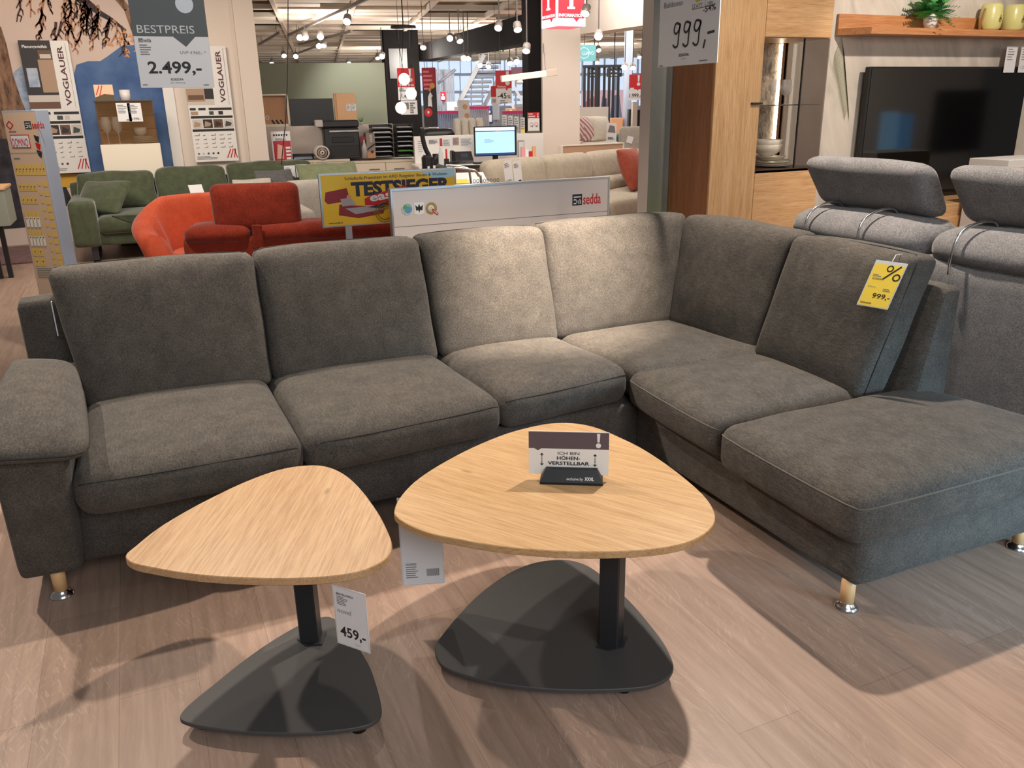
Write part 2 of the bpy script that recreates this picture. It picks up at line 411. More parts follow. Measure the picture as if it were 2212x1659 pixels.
LGREY = fabric('light_grey_felt', (132, 130, 131), (150, 147, 148), fine=300, speck=0.6)
OAK = wood('oak', (205, 158, 108), (222, 176, 126), (233, 192, 146), 'x', 1.0, 0.42)
OAKT = wood('oak_table', (180, 143, 100), (190, 154, 110), (197, 163, 122), 'x', 1.0, 0.38, rot=0.994)
OAKT2 = wood('oak_side_table', (178, 142, 104), (188, 152, 113), (195, 162, 125), 'x', 1.0, 0.38, rot=2.018)
OAKZ = wood('oak_upright', (203, 158, 110), (220, 177, 128), (231, 191, 146), 'z', 0.8, 0.45)
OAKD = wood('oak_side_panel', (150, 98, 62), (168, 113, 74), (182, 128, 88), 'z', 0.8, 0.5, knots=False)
BEECH = mat('leg_wood', (226, 182, 130), 0.4)
CHROME = mat('chrome', (215, 215, 215), 0.18, 1.0)
BLACKM = mat('black_metal', (42, 43, 46), 0.42, spec=0.4)
PLATE = mat('black_plate', (72, 71, 71), 0.55, spec=0.35)
BLACK = mat('black_plastic', (20, 20, 22), 0.45)
INK = mat('ink', (30, 30, 32), 0.6)
INKG = mat('ink_grey', (120, 120, 122), 0.6)
PAPER = mat('paper', (226, 226, 228), 0.5)
WHITE = mat('white', (235, 232, 228), 0.5)
CREAM = mat('cream', (232, 222, 204), 0.45)
WALLW = mat('wall_white', (228, 215, 203), 0.8)
RED = mat('red_print', (200, 26, 38), 0.5)
YELL = mat('yellow_print', (240, 208, 76), 0.5)
ALU = mat('aluminium', (190, 192, 196), 0.35, 0.8)
PLUM = mat('plum_print', (92, 78, 84), 0.6)
GREYP = mat('grey_print', (84, 90, 93), 0.6)
GLASS = mat('clear_glass', (255, 255, 255), 0.02, trans=1.0)
SMOKE = mat('smoked_glass', (74, 52, 36), 0.05, alpha=0.42, spec=0.6)

# ---------------------------------------------------------------- floor
mb = MB(); mb.mesh([(-7, -2.5, 0), (16, -2.5, 0), (22, 19, 0), (-9, 19, 0)], [(0, 1, 2, 3)])
tag(mb.build('floor', M_FLOOR), 'brown grey wood plank floor of the furniture shop', 'floor', kind='structure')

# ---------------------------------------------------------------- corner sofa
sofa = thing('corner_sofa', 'large dark grey corner sofa with chaise end behind the two wooden tables', 'sofa', (1.1, 2.9, 0))
def fb(name, lo, hi, r=0.025, n=8): return block(name, box8(lo, hi), r, {}, GREY, sofa, n)
fb('base', (-0.335, 2.645, 0.094), (1.735, 3.55, 0.305)); fb('base', (1.735, 1.485, 0.094), (2.615, 3.55, 0.295))
fb('back_frame', (-0.47, 3.44, 0.094), (2.60, 3.585, 0.80), 0.03, 10)
block('back_frame', [(2.43, 1.955, 0.30), (2.62, 1.955, 0.30), (2.45, 3.5, 0.30), (2.60, 3.5, 0.30), (2.55, 1.965, 0.815), (2.625, 1.965, 0.815), (2.54, 3.5, 0.80), (2.60, 3.5, 0.80)], 0.018, {}, GREY, sofa, 10)
def seat(x0, x1, yf0, yf1, yb, seed, front=True, crown=0.026):
    c = [(x0, yf0, 0.298), (x1, yf1, 0.298), (x0, yb, 0.292), (x1, yb, 0.292), (x0, yf0-0.012, 0.460), (x1, yf1-0.012, 0.460), (x0, yb, 0.422), (x1, yb, 0.422)]
    o, S = block('seat_cushion', c, 0.062, {'+w': crown, '-v': 0.026}, GREY, sofa, 18, rip=0.0012, seed=seed)
    if front: seam('piping', S, [(-1+i/12, -1, 0.66) for i in range(25)], M_PIPED, o, 0.0022)
    return S
seat(-0.305, 0.372, 2.505, 2.500, 3.42, 1); seat(0.372, 1.098, 2.500, 2.560, 3.42, 2); seat(1.098, 1.700, 2.585, 2.665, 3.42, 3)
seat(1.700, 2.42, 2.60, 2.60, 3.42, 4, False, 0.014)
def seatR(xf0, xf1, xb, y0, y1, seed):
    c = [(xf0, y0, 0.280), (xb, y0, 0.280), (xf1, y1, 0.280), (xb, y1, 0.280), (xf0-0.010, y0, 0.438), (xb, y0, 0.430), (xf1-0.010, y1, 0.438), (xb, y1, 0.430)]
    o, S = block('seat_cushion', c, 0.055, {'+w': 0.024, '-u': 0.016}, GREY, sofa, 16, rip=0.0012, seed=seed)
    seam('piping', S, [(-1, -1+i/12, 0.58) for i in range(25)], M_PIPE, o); return o, S
seatR(1.665, 1.69, 2.45, 2.055, 2.675, 5)
c = [(1.652, 1.432, 0.265), (2.66, 1.432, 0.265), (1.660, 2.055, 0.265), (2.56, 2.06, 0.265), (1.642, 1.418, 0.434), (2.67, 1.425, 0.434), (1.652, 2.055, 0.434), (2.58, 2.06, 0.430)]
o, S = block('seat_cushion', c, 0.055, {'+w': 0.026, '-u': 0.014, '-v': 0.012, '+u': 0.03}, GREY, sofa, 18, rip=0.0014, seed=6)
seam('piping', S, [(-1, 1-i/12, 0.60) for i in range(25)]+[(-1+i/12, -1, 0.60) for i in range(25)], M_PIPE, o)
def back(b0, b1, t0, t1, yb, yt, seed, zb=0.405, zt=0.925, th=0.17):
    c = [(b0, yb, zb), (b1, yb, zb), (b0, yb+th+0.03, zb), (b1, yb+th+0.03, zb), (t0, yt, zt), (t1, yt, zt), (t0, yt+th, zt-0.01), (t1, yt+th, zt-0.01)]
    o, S = block('back_cushion', c, 0.036, {'-v': 0.032, '+w': 0.010}, GREY, sofa, 16, rip=0.0016, seed=seed)
    seam('piping', S, [(-0.93, 0.55, -0.6+1.53*i/10) for i in range(11)]+[(-0.93+1.86*i/16, 0.2, 1) for i in range(17)], M_PIPED, o, 0.0022); return o
b1 = back(-0.285, 0.388, -0.345, 0.385, 3.235, 3.355, 11, 0.40, 0.915)
back(0.392, 1.095, 0.388, 1.068, 3.235, 3.355, 12, 0.40, 0.922); back(1.103, 1.685, 1.072, 1.655, 3.235, 3.35, 13, 0.405, 0.928)
back(1.675, 2.36, 1.663, 2.455, 3.27, 3.365, 14, 0.405, 0.935)
def backR(b0, b1, t0, t1, xb, xt, seed, zt=0.93, th=0.17):
    c = [(xb, b0, 0.405), (xb+th, b0, 0.405), (xb, b1, 0.405), (xb+th, b1, 0.405), (xt, t0, zt), (xt+th, t0, zt-0.01), (xt, t1, zt), (xt+th, t1, zt-0.01)]
    o, S = block('back_cushion', c, 0.036, {'-u': 0.028, '+w': 0.010}, GREY, sofa, 16, rip=0.0016, seed=seed); return o, S
backR(2.645, 3.285, 2.622, 3.375, 2.285, 2.425, 15)
o, S = backR(2.045, 2.635, 2.005, 2.605, 2.265, 2.41, 16, 0.93, 0.15)
seam('piping', S, [(-0.6, -1, -0.9+1.8*i/14) for i in range(15)]+[(-0.35, -0.9+1.8*i/14, 1) for i in range(15)], M_PIPED, o, 0.0022)
# care label on the end of the first back cushion
mb = MB(); mb.box((-0.352, 3.42, 0.66), (-0.348, 3.445, 0.79)); tag(mb.build('care_label', PAPER, sofa, world=True), 'small white care label')
# armrest: body, pad
c = [(-0.505, 2.612, 0.094), (-0.325, 2.605, 0.094), (-0.505, 3.45, 0.094), (-0.325, 3.45, 0.094), (-0.49, 2.50, 0.54), (-0.292, 2.475, 0.54), (-0.49, 3.45, 0.56), (-0.292, 3.45, 0.56)]
arm, S = block('armrest', c, 0.03, {'-v': 0.012}, GREY, sofa, 12)
c = [(-0.535, 2.445, 0.545), (-0.236, 2.435, 0.515), (-0.505, 3.30, 0.555), (-0.30, 3.28, 0.535), (-0.535, 2.455, 0.612), (-0.232, 2.445, 0.572), (-0.505, 3.30, 0.625), (-0.30, 3.28, 0.60)]
pad, S = block('arm_pad', c, 0.045, {'+w': 0.046, '-v': 0.014, '+u': 0.014}, GREY, arm, 16, rip=0.0012, seed=21)
seam('piping', S, [(-1+i/12, -1, -0.15) for i in range(25)]+[(1, -1+i/8, -0.15) for i in range(12)], M_PIPED, pad, 0.0022)
def leg(x, y, top):
    l = MB().cyl((x, y, 0.020), (x, y, top+0.02), 0.021, 20).build('leg', BEECH, sofa, world=True)
    m = MB(); m.lathe([(0.036, 0.0), (0.036, 0.004), (0.030, 0.011), (0.022, 0.019), (0.0215, 0.022)], 24, Matrix.Translation((x, y, 0)))
    tag(m.build('foot', CHROME, l, world=True), 'chrome foot')
leg(-0.405, 2.655, 0.094); leg(1.765, 1.535, 0.094); leg(2.545, 1.545, 0.094); leg(2.5, 3.45, 0.094); leg(-0.38, 3.45, 0.094)

# ---------------------------------------------------------------- the two tables
def outl(pts, sx, sy, k, z): return [tuple(zp(sx+x/k, sy+y/k, z)[:2]) for x, y in pts]
ZT = 0.44
T1 = outl([(592, 655), (640, 610), (740, 530), (870, 450), (1010, 376), (1160, 306), (1310, 252), (1430, 231), (1530, 233), (1620, 268), (1700, 338), (1780, 445), (1830, 540), (1851, 605), (1835, 655), (1785, 695), (1690, 732), (1550, 754), (1380, 763), (1200, 762), (1000, 752), (850, 735), (720, 712), (625, 690)], 0, 900, 2.1856, ZT)
T2 = outl([(122, 575), (150, 510), (225, 428), (350, 343), (520, 253), (700, 180), (850, 141), (950, 127), (1060, 130), (1160, 152), (1270, 197), (1400, 262), (1550, 362), (1680, 470), (1742, 542), (1766, 605), (1752, 655), (1695, 705), (1600, 745), (1450, 772), (1250, 785), (1050, 786), (850, 776), (650, 756), (450, 722), (300, 690), (190, 645), (135, 607)], 800, 860, 2.37, ZT)
B1 = outl([(850, 1415), (885, 1365), (1010, 1262), (1150, 1150), (1280, 1060), (1400, 990), (1500, 950), (1570, 948), (1640, 1010), (1735, 1160), (1772, 1255), (1795, 1340), (1800, 1395), (1770, 1438), (1690, 1467), (1500, 1489), (1300, 1493), (1100, 1481), (950, 1460), (868, 1438)], 0, 900, 2.1856, 0.045)
B2 = outl([(333, 1270), (365, 1215), (450, 1112), (560, 1000), (700, 900), (830, 845), (950, 827), (1050, 835), (1150, 880), (1290, 1000), (1400, 1120), (1500, 1250), (1548, 1350), (1545, 1400), (1500, 1445), (1400, 1478), (1200, 1492), (950, 1490), (700, 1465), (500, 1420), (380, 1375), (338, 1322)], 800, 860, 2.37, 0.045)
def table(name, label, top, bs, wmat, pc, pang, pw):
    cx = sum(p[0] for p in bs)/len(bs); cy = sum(p[1] for p in bs)/len(bs)
    t = thing(name, label, 'table', (cx, cy, 0))
    m = MB(); m.slab(spline(top, 4), ZT-0.02, ZT, 0.002); m.build('tabletop', wmat, t, world=True)
    m = MB(); m.slab(spline(bs, 4), 0.033, 0.045, 0.002); b = m.build('base_plate', PLATE, t, world=True)
    for a in range(3):
        m = MB()
        p = bs[int(len(bs)*(a*0.333+0.02))]; q = (p[0]+(cx-p[0])*0.2, p[1]+(cy-p[1])*0.2)
        m.cyl((q[0], q[1], 0), (q[0], q[1], 0.034), 0.02, 12)
        m.build('glider', BLACK, b, world=True)
    R = Matrix.Translation((pc[0], pc[1], 0)) @ Matrix.Rotation(pang, 4, 'Z'); h = pw/2
    p = MB().box((-h, -h, 0.045), (h, h, ZT-0.02), R, 0.004).build('post', BLACKM, t, world=True)
    e = h+0.012
    MB().prism([(-e, -h*0.3), (-h*0.3, -e), (e, -e*0.98+0.004), (e, h), (-e, h)], 0.045, 0.049, R).build('weld_plate', BLACKM, p, world=True)
    return t
table('side_table', 'small rounded oak table on a black post, with a 459 price tag hanging beneath', T1, B1, OAKT2, (0.262, 2.018), -0.42, 0.052)
table('coffee_table', 'larger rounded oak table carrying the black counter display sign', T2, B2, OAKT, (1.008, 1.640), -0.87+PI/2, 0.056)

def tagcard(name, label, cat, O, U, Vv, w, h, print_fn, th=0.0012, holder=PAPER, pname='card', group=None):
    """thin card with lower left corner O, unit right U, unit up Vv (world), printed on its front"""
    U = Vector(U).normalized(); Vv = Vector(Vv).normalized(); N = Vv.cross(U).normalized()
    t = thing(name, label, cat, O, 0.0, group)
    R = Matrix((U, N, Vv)).transposed().to_4x4()
    b = MB().box((0, 0, 0), (w, th, h), R, 0.0004).build(pname, holder, t)
    a = Art(0.0, 0.0004); print_fn(a, w, h)
    me = a.build('lettering', b); me.data.transform(R); return t
# 459 tag
tl = zp(716, 1262, 0.412); tr = zp(789, 1284, 0.412); U = Vector((tr.x-tl.x, tr.y-tl.y, 0)); w = U.length
bl = YP(tl.y).pt(720, 1391); h = tl.z-bl.z
CLEAR = mat('clear_sleeve', (225, 228, 232), 0.15, alpha=0.75)
def p459(a, w, h):
    a.rect(0.004, 0.004, w-0.004, h-0.004, PAPER, 1); a.text('BEISTELLTISCH', w*.12, h*.86, h*.035, INK, 2, 0.02, w=w*.5); a.lines(w*.12, h*.84, w*.35, 6, h*.012, h*.026, INKG, 2)
    a.text('novel', w*.12, h*.56, h*.08, INKG, 2, w=w*.4); a.text('459,-', w*.14, h*.17, h*.17, INK, 2, 0.02, w=w*.76); a.text('inkl. MwSt.', w*.55, h*.07, h*.02, INKG, 2)
tagcard('price_tag', 'white 459 price tag hanging under the small table', 'price tag', Vector((tl.x, tl.y, 0.412-h)), U, (0, 0, 1), w, h, p459, holder=CLEAR)
bl = YP(2.03).pt(870, 1266); br = YP(1.99).pt(961, 1255); U = Vector((br.x-bl.x, br.y-bl.y, 0)); w = U.length; h = ZT-0.026-bl.z
def ptag2(a, w, h):
    a.rect(0.004, 0.004, w-0.004, h-0.004, PAPER, 1); a.text('COUCHTISCH', w*.1, h*.235, h*.025, INK, 2, 0.02, w=w*.25); a.lines(w*.1, h*.22, w*.38, 6, h*.010, h*.024, INKG, 2, 4)
    for i in range(22): a.rect(w*(.58+i*.014), h*.1, w*(.58+i*.014+.004+.005*((i*7) % 3)/2), h*.185, INK, 2)
tagcard('barcode_tag', 'white barcode tag hanging under the larger table beside the small table', 'price tag', bl, U, (0, 0, 1), w, h, ptag2, holder=CLEAR)
# counter display on the coffee table
s0 = zp(1166, 1046, ZT); s1 = zp(1302, 1050, ZT); U = (s1-s0); U.z = 0; w = U.length; rz = math.atan2(U.y, U.x)
ds = thing('counter_display', 'small white and plum HÖHENVERSTELLBAR card in a black stand on the larger table', 'sign', ((s0+s1)/2), rz)
m = MB(); hw = w/2
m.mesh([(-hw, 0, 0), (hw, 0, 0), (hw, .062, 0), (-hw, .062, 0), (-hw, 0, .007), (hw, 0, .007), (hw, .062, .007), (-hw, .062, .007), (-hw*.82, .02, .038), (hw*.82, .02, .038), (hw*.82, .052, .038), (-hw*.82, .052, .038)],
       [(3, 2, 1, 0), (0, 1, 5, 4), (1, 2, 6, 5), (2, 3, 7, 6), (3, 0, 4, 7), (4, 5, 9, 8), (5, 6, 10, 9), (6, 7, 11, 10), (7, 4, 8, 11), (8, 9, 10, 11)])
st = m.build('holder', BLACK, ds)
WH = mat('print_white', (230, 230, 230), 0.5)
a = Art(0, 0.0004); a.text('exclusive by', -hw*.15, 0.0, .0085, WH, 1, w=hw*.52); a.text('XXXL', hw*.42, 0, .0095, WH, 1, 0.03, w=hw*.3)
lt = a.build('lettering', st); lt.data.transform(Matrix.Translation((0, 0.0030, 0.0135)) @ Matrix.Rotation(-0.57, 4, 'X'))
cwid = w*1.28; chh = 0.128; tilt = Matrix.Translation((-cwid*0.54, 0.036, 0.016)) @ Matrix.Rotation(-0.06, 4, 'X')
cb_ = MB().box((0, 0, 0), (cwid, 0.0016, chh)).build('card', WHITE, ds); cb_.data.transform(tilt)
a = Art(0, 0.0005); W_, H_ = cwid, chh
a.poly([(0, H_*.60), (W_*.07, H_*.60), (W_*.115, H_*.55), (W_*.16, H_*.60), (W_, H_*.60), (W_, H_*.985), (0, H_*.985)], PLUM); a.excl(W_*.87, H_*.635, H_*.33, WH)
a.text('ICH BIN', W_*.5, H_*.46, H_*.075, INK, 2, al='c', w=W_*.27); a.text('HÖHEN-', W_*.5, H_*.345, H_*.08, INK, 2, 0.025, 'c', W_*.29); a.text('VERSTELLBAR', W_*.5, H_*.225, H_*.08, INK, 2, 0.025, 'c', W_*.52)
for x in (.165, .83):
    for k in range(6): a.rect(W_*(x-.007), H_*(.25+k*.034), W_*(x+.007), H_*(.27+k*.034), INK)
    a.poly([(W_*(x-.025), H_*.245), (W_*x, H_*.195), (W_*(x+.025), H_*.245)], INK); a.poly([(W_*(x-.025), H_*.445), (W_*(x+.025), H_*.445), (W_*x, H_*.495)], INK)
lt = a.build('lettering', cb_); lt.data.transform(tilt)
# yellow tag on the sofa's last back cushion
def bx(px, py): return XP(2.37).pt(px, py)
tl = bx(1892, 561); tr = bx(1961, 569); bl = bx(1850, 658); br = bx(1917, 669)
nrm = Vector((-0.9, -0.25, 0.30)).normalized()
ctr = XP(2.335).pt(1906, 614)
def onp(px, py):
    d = ray(px, py); return CAMP + d*((ctr-CAMP).dot(nrm)/d.dot(nrm))
tl, tr, bl = onp(1893, 561), onp(1962, 570), onp(1850, 658)
U = (tr-tl); Vv = tl-bl; w = U.length; h = Vv.length
def pyel(a, w, h):
    a.rect(w*.03, h*.02, w*.97, h*.93, YELL, 1)
    a.ring(w*.55, h*.85, h*.045, h*.072, INK, 2); a.ring(w*.84, h*.68, h*.05, h*.08, INK, 2); a.line([(w*.46, h*.62), (w*.86, h*.92)], h*.035, INK, 2)
    a.text('ECKSOFA', w*.14, h*.59, h*.038, INK, 2, 0.02, w=w*.34); a.lines(w*.1, h*.70, w*.3, 2, h*.014, h*.03, INKG, 2); a.text('Beldomo', w*.1, h*.42, h*.035, INKG, 2); a.lines(w*.6, h*.42, w*.3, 2, h*.016, h*.035, INKG, 2, 3)
    a.text('999,-', w*.36, h*.2, h*.11, INK, 2, 0.012, w=w*.56)
    for i in range(20): a.rect(w*(.08+i*.018), h*.06, w*(.08+i*.018+.009), h*.095, INK, 2)
yt = tagcard('yellow_price_tag', 'yellow 999 percent price tag hanging on the corner sofa back', 'price tag', bl, U, Vv, w, h, pyel, holder=CLEAR)
p0 = onp(1927, 566); p1 = XP(2.44).pt(1951, 549); p1.z = max(p1.z, 0.925)
MB().tube([p0, (p0+p1)/2+Vector((-0.01, 0, 0.012)), p1], 0.0012, 5).build('loop', WHITE, yt, world=True)
# ---------------------------------------------------------------- grey sofa on the right, seen from behind
pl = XP(2.74)
gs, L = on(pl, 'headrest_sofa', 'light grey felt sofa with headrests on chrome rods, back turned to the corner sofa', 'sofa', 2030, 600, 0.0)
xa = L(1697, 460)[0]; xb = L(1988, 500)[0]; bwid = xb-xa; zt = L(2120, 584)[1]; zb1 = L(1850, 470)[1]; xr = xb+bwid*1.05
block('back_panel', box8((xa-0.05, 0.0, 0.08), (xr+0.25, 0.22, zt+0.01)), 0.04, {'-v': 0.01}, LGREY, gs, 12, False)
block('seat_cushion', box8((xa-0.05, 0.25, 0.2), (xr+0.25, 0.95, 0.45)), 0.06, {'+w': 0.02}, LGREY, gs, 10, False)
HR = []
for i in range(2):
    x0 = xa+i*(bwid+0.012); x1 = x0+bwid
    block('back_bolster', [(x0, 0.03, zt-0.03), (x1, 0.03, zt-0.03), (x0, 0.3, zt-0.03), (x1, 0.3, zt-0.03), (x0, 0.01, zb1-0.02), (x1, 0.01, zb1-0.02), (x0, 0.26, zb1+0.01), (x1, 0.26, zb1+0.01)], 0.075, {'-v': 0.03, '+w': 0.02, '-u': 0.01}, LGREY, gs, 14, False, 0.0015, 30+i)
h0, h1 = L(1745, 450, 0.12), L(2005, 350, 0.12); hz0, hz1 = L(1880, 458, 0.12)[1], L(1880, 350, 0.12)[1]
for i in range(2):
    dx = i*(bwid+0.012)
    hx0, hx1 = h0[0]+dx+0.005, h1[0]+dx+0.025
    hd, S = block('headrest', [(hx0+0.03, 0.15, hz0), (hx1+0.02, 0.15, hz0), (hx0+0.03, 0.26, hz0), (hx1+0.02, 0.26, hz0), (hx0-0.02, 0.05, hz1), (hx1-0.01, 0.05, hz1), (hx0-0.02, 0.17, hz1+0.01), (hx1-0.01, 0.17, hz1+0.01)], 0.05, {'-v': 0.015, '+v': 0.02, '+w': 0.012}, LGREY, gs, 14, False, 0.001, 40+i)
    r1, r2 = L(1752, 480)[0]+dx, L(1866, 500)[0]+dx
    m = MB()
    pth = [(r1-0.005, -0.032, zt-0.03), (r1-0.003, -0.034, zb1-0.09), (r1, -0.015, zb1-0.01), (r1+0.012, 0.05, zb1+0.03), (r1+0.03, 0.12, zb1+0.036), (r1+0.035, 0.15, hz0+0.0)]
    pt2 = [(r2-0.005, -0.032, zt-0.03), (r2-0.003, -0.034, zb1-0.09), (r2, -0.015, zb1-0.01), (r2+0.012, 0.05, zb1+0.03), (r2+0.03, 0.12, zb1+0.036), (r2+0.035, 0.15, hz0+0.0)]
    m.tube(spline(pth, 5, False)+[p for p in []]+spline([pth[-1], pt2[-1]], 2, False)[1:]+spline(pt2, 5, False)[::-1][1:], 0.0055, 8)
    tag(m.build('rod', CHROME, hd), 'bent chrome rod')
for x in (xa+0.05, xr-0.1): MB().cyl((x, 0.1, 0), (x, 0.1, 0.09), 0.02).build('leg', BLACKM, gs)

# ---------------------------------------------------------------- partition wall, cabinet, television
CY = 4.20
pf = YP(CY); xl = pf.pt(1541, 230).x; dep = XP(xl).pt(1444, 400).y-CY; YW = CY+dep+0.01
def leaf_mat():
    m = mat('leaf_wallpaper', (170, 165, 155), 0.75); v = coords(m, (3.0, 3.0, 0.9), (0.0, 0.5, 0))
    n = noise(m, v, 2.2, 4, 0.55, 0.8); r = ramp(m, [(0.34, (182, 174, 163)), (0.5, (200, 191, 180)), (0.68, (214, 204, 192))]); lk(m, n, r.inputs[0])
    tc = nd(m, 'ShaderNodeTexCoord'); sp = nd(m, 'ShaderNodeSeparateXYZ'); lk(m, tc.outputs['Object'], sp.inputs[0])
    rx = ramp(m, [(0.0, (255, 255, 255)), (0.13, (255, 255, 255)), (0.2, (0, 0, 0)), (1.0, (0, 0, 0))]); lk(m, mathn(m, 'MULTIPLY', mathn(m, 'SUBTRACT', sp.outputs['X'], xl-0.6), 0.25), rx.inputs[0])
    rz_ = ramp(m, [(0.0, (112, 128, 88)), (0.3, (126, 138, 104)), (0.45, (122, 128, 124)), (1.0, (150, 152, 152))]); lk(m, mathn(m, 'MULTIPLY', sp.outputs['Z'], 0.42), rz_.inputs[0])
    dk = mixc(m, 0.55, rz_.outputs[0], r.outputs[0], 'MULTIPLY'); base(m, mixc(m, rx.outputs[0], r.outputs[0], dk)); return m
xw = YP(YW).pt(1405, 230).x; yb_ = XP(xw).pt(1383, 230).y
m = MB(); m.m(leaf_mat()).mesh([(xw, YW, 0), (9.5, YW, 0), (9.5, YW, 3.0), (xw, YW, 3.0)], [(0, 1, 2, 3)])
m.m(WALLW).mesh([(xw, YW, 0), (xw, yb_, 0), (xw, yb_, 3.0), (xw, YW, 3.0), (9.5, YW, 3.0), (9.5, yb_, 3.0), (9.5, yb_, 0), (9.5, YW, 0)], [(0, 1, 2, 3), (1, 6, 5, 2), (3, 2, 5, 4), (4, 5, 6, 7)])
tag(m.build('wall_right'), 'partition wall with pale leaf wallpaper behind the oak cabinet', 'wall', kind='structure')
# fern print on the wallpaper
wp, L = on(YP(YW-0.004), 'fern_print', 'pale green fern leaf printed on the wallpaper beside the television', 'wall print', 1830, 300, None)
FERN = mat('fern_green', (158, 160, 126), 0.8); a = Art(0.0, 0.0003)
for (tx, ty, sx, sy, n) in ((1818, 80, 1832, 240, 24),):
    p, q = Vector(L(tx, ty)), Vector(L(sx, sy)); d = (q-p)
    for i in range(n):
        b = p+d*(i/n); l = d.length*0.42*(1-0.6*i/n)
        for s in (-1, 1): a.line([tuple(b), tuple(b+Vector((s*l*0.20, -l*0.55))), tuple(b+Vector((s*l*0.24, -l)))], [0.002, 0.005, 0.0006], FERN)
wpb = a.build('leaf', wp)

cab, L = on(pf, 'display_cabinet', 'oak display cabinet with a lit niche of crockery beside the television', 'cabinet', 1541, 230, 0.0)
x1 = L(1556, 0)[0]; xd = L(1642, 230)[0]; xe = L(1777, 220)[0]; zg1 = L(1720, 82)[1]; zg0 = L(1660, 366)[1]; TOP = 2.45; D = dep
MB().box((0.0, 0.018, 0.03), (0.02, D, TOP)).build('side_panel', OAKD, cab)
dr = MB().box((0.003, 0.0, 0.05), (xd-0.003, 0.018, TOP), bev=0.002).build('door', OAKZ, cab)
m = MB(); m.box((xd-0.075, -0.022, 0), (xd+0.0, -0.002, 0.012)); hz = L(1630, 226)[1]
tag(m.build('handle', BLACKM, dr, loc=(0, 0, hz)), 'black metal handle')
MB().box((xd, 0.0, zg1+0.004), (xe+0.02, 0.018, TOP), bev=0.002).build('door', OAK, cab)
MB().box((xd, 0.0, 0.05), (xe+0.02, 0.018, zg0-0.004), bev=0.002).build('drawer_front', OAK, cab)
MB().box((xd-0.02, 0.02, 0.03), (xd, D, TOP)).build('partition', OAKZ, cab)
MB().box((xe, 0.02, zg1), (xe+0.02, D, TOP)).build('side_panel', OAKZ, cab)
MB().box((xe, 0.02, 0.03), (xe+0.02, D, zg0)).build('side_panel', OAKZ, cab)
MB().box((xd, 0.02, zg1), (xe, D-0.03, zg1+0.02)).build('niche_top', OAK, cab); MB().box((xd, 0.0, zg0-0.02), (xe, D-0.03, zg0)).build('niche_floor', mat('dark_wood', (70, 52, 42), 0.4), cab)
STONE = mat('stone', (150, 130, 110), 0.7); n_ = noise(STONE, coords(STONE, (1, 1, 0.6)), 26, 6, 0.7, 1.0); r_ = ramp(STONE, [(0.35, (98, 82, 68)), (0.6, (188, 168, 146))]); lk(STONE, n_, r_.inputs[0]); base(STONE, r_.outputs[0]); bump(STONE, n_, 0.8, 0.02)
xs = L(1676, 200, D-0.05)[0]
MB().box((xd, D-0.05, zg0), (xs, D-0.03, zg1)).build('stone_back', STONE, cab)
MB().box((xs+0.012, D-0.05, zg0), (xs+0.075, D-0.03, zg1)).build('back_board', mat('dark_oak', (92, 62, 44), 0.5), cab)
MB().box((xs+0.075, D-0.05, zg0), (xe, D-0.03, zg1)).build('back_board', OAKZ, cab)
MB().box((xs, D-0.07, zg0+0.03), (xs+0.012, D-0.05, zg1-0.005)).build('light_strip', mat('led', (255, 240, 215), 0.5, emit=7), cab)
zs = L(1700, 226)[1]
MB().box((xd, 0.02, zs-0.006), (xe-0.004, D-0.06, zs)).build('glass_shelf', mat('dark_glass', (40, 36, 34), 0.1, alpha=0.9), cab)
xg = L(1727, 220)[0]
g = MB().box((xg, 0.002, zg0), (xe+0.018, 0.008, zg1), bev=0.001).build('glass_door', SMOKE, cab); MB().box((xg, -0.002, zg0), (xg+0.006, 0.010, zg1)).build('edge_strip', BLACKM, g)
MB().box((xe+0.012, 0.01, zg0), (xe+0.018, D-0.04, zg1)).build('glass_side', SMOKE, cab)
CROCK = mat('crockery', (206, 196, 180), 0.35)
cb = MTX[cab.name]
def crock(name, label, px, py, z, prof, dy, cat, group=None):
    p = Vector((L(px, py, dy)[0], dy, z)); t = MB().lathe(prof, 28).build(name, CROCK, None, loc=cb @ p); return tag(t, label, cat, group)
R0 = 0.1; z = zg0+0.001
for i in range(3):
    crock('plate', ['lowest pale plate in the cabinet niche stack', 'second pale plate in the cabinet niche stack', 'third pale plate in the cabinet niche stack'][i], 1668, 350, z, [(0.07, 0), (0.115, 0.012), (0.117, 0.014), (0.07, 0.005), (0, 0.005)], 0.16, 'plate', 'pale plates stacked in the cabinet'); z += 0.011
crock('bowl', 'wide pale shallow bowl on the plate stack in the cabinet', 1662, 340, z+0.003, [(0.05, 0), (0.105, 0.03), (0.108, 0.032), (0.05, 0.006), (0, 0.006)], 0.16, 'bowl'); z += 0.034
for i in range(2):
    crock('bowl', ['lower deep pale bowl on top of the crockery stack', 'upper deep pale bowl on top of the crockery stack'][i], 1658, 320, z, [(0.035, 0), (0.075, 0.03), (0.086, 0.075), (0.089, 0.075), (0.078, 0.032), (0.035, 0.006), (0, 0.006)], 0.16, 'bowl'); z += 0.03
GL = mat('drink_glass', (245, 240, 232), 0.05, alpha=0.35, spec=0.8)
for i, (px, lab) in enumerate(((1672, 'clear stemmed glass on the dark niche shelf near the oak door'), (1697, 'round clear goblet on the dark niche shelf behind the smoked glass'))):
    p = Vector((L(px, 215, 0.12+0.08*i)[0], 0.12+0.08*i, zs+0.001))
    m = MB().lathe([(0.03, 0), (0.004, 0.005), (0.004, 0.05), (0.03, 0.065), (0.036, 0.10), (0.028, 0.15), (0.026, 0.15), (0.033, 0.10), (0.003, 0.07)], 20)
    t = m.build('wine_glass', GL, None, loc=cb @ p); tag(t, lab, 'glass')

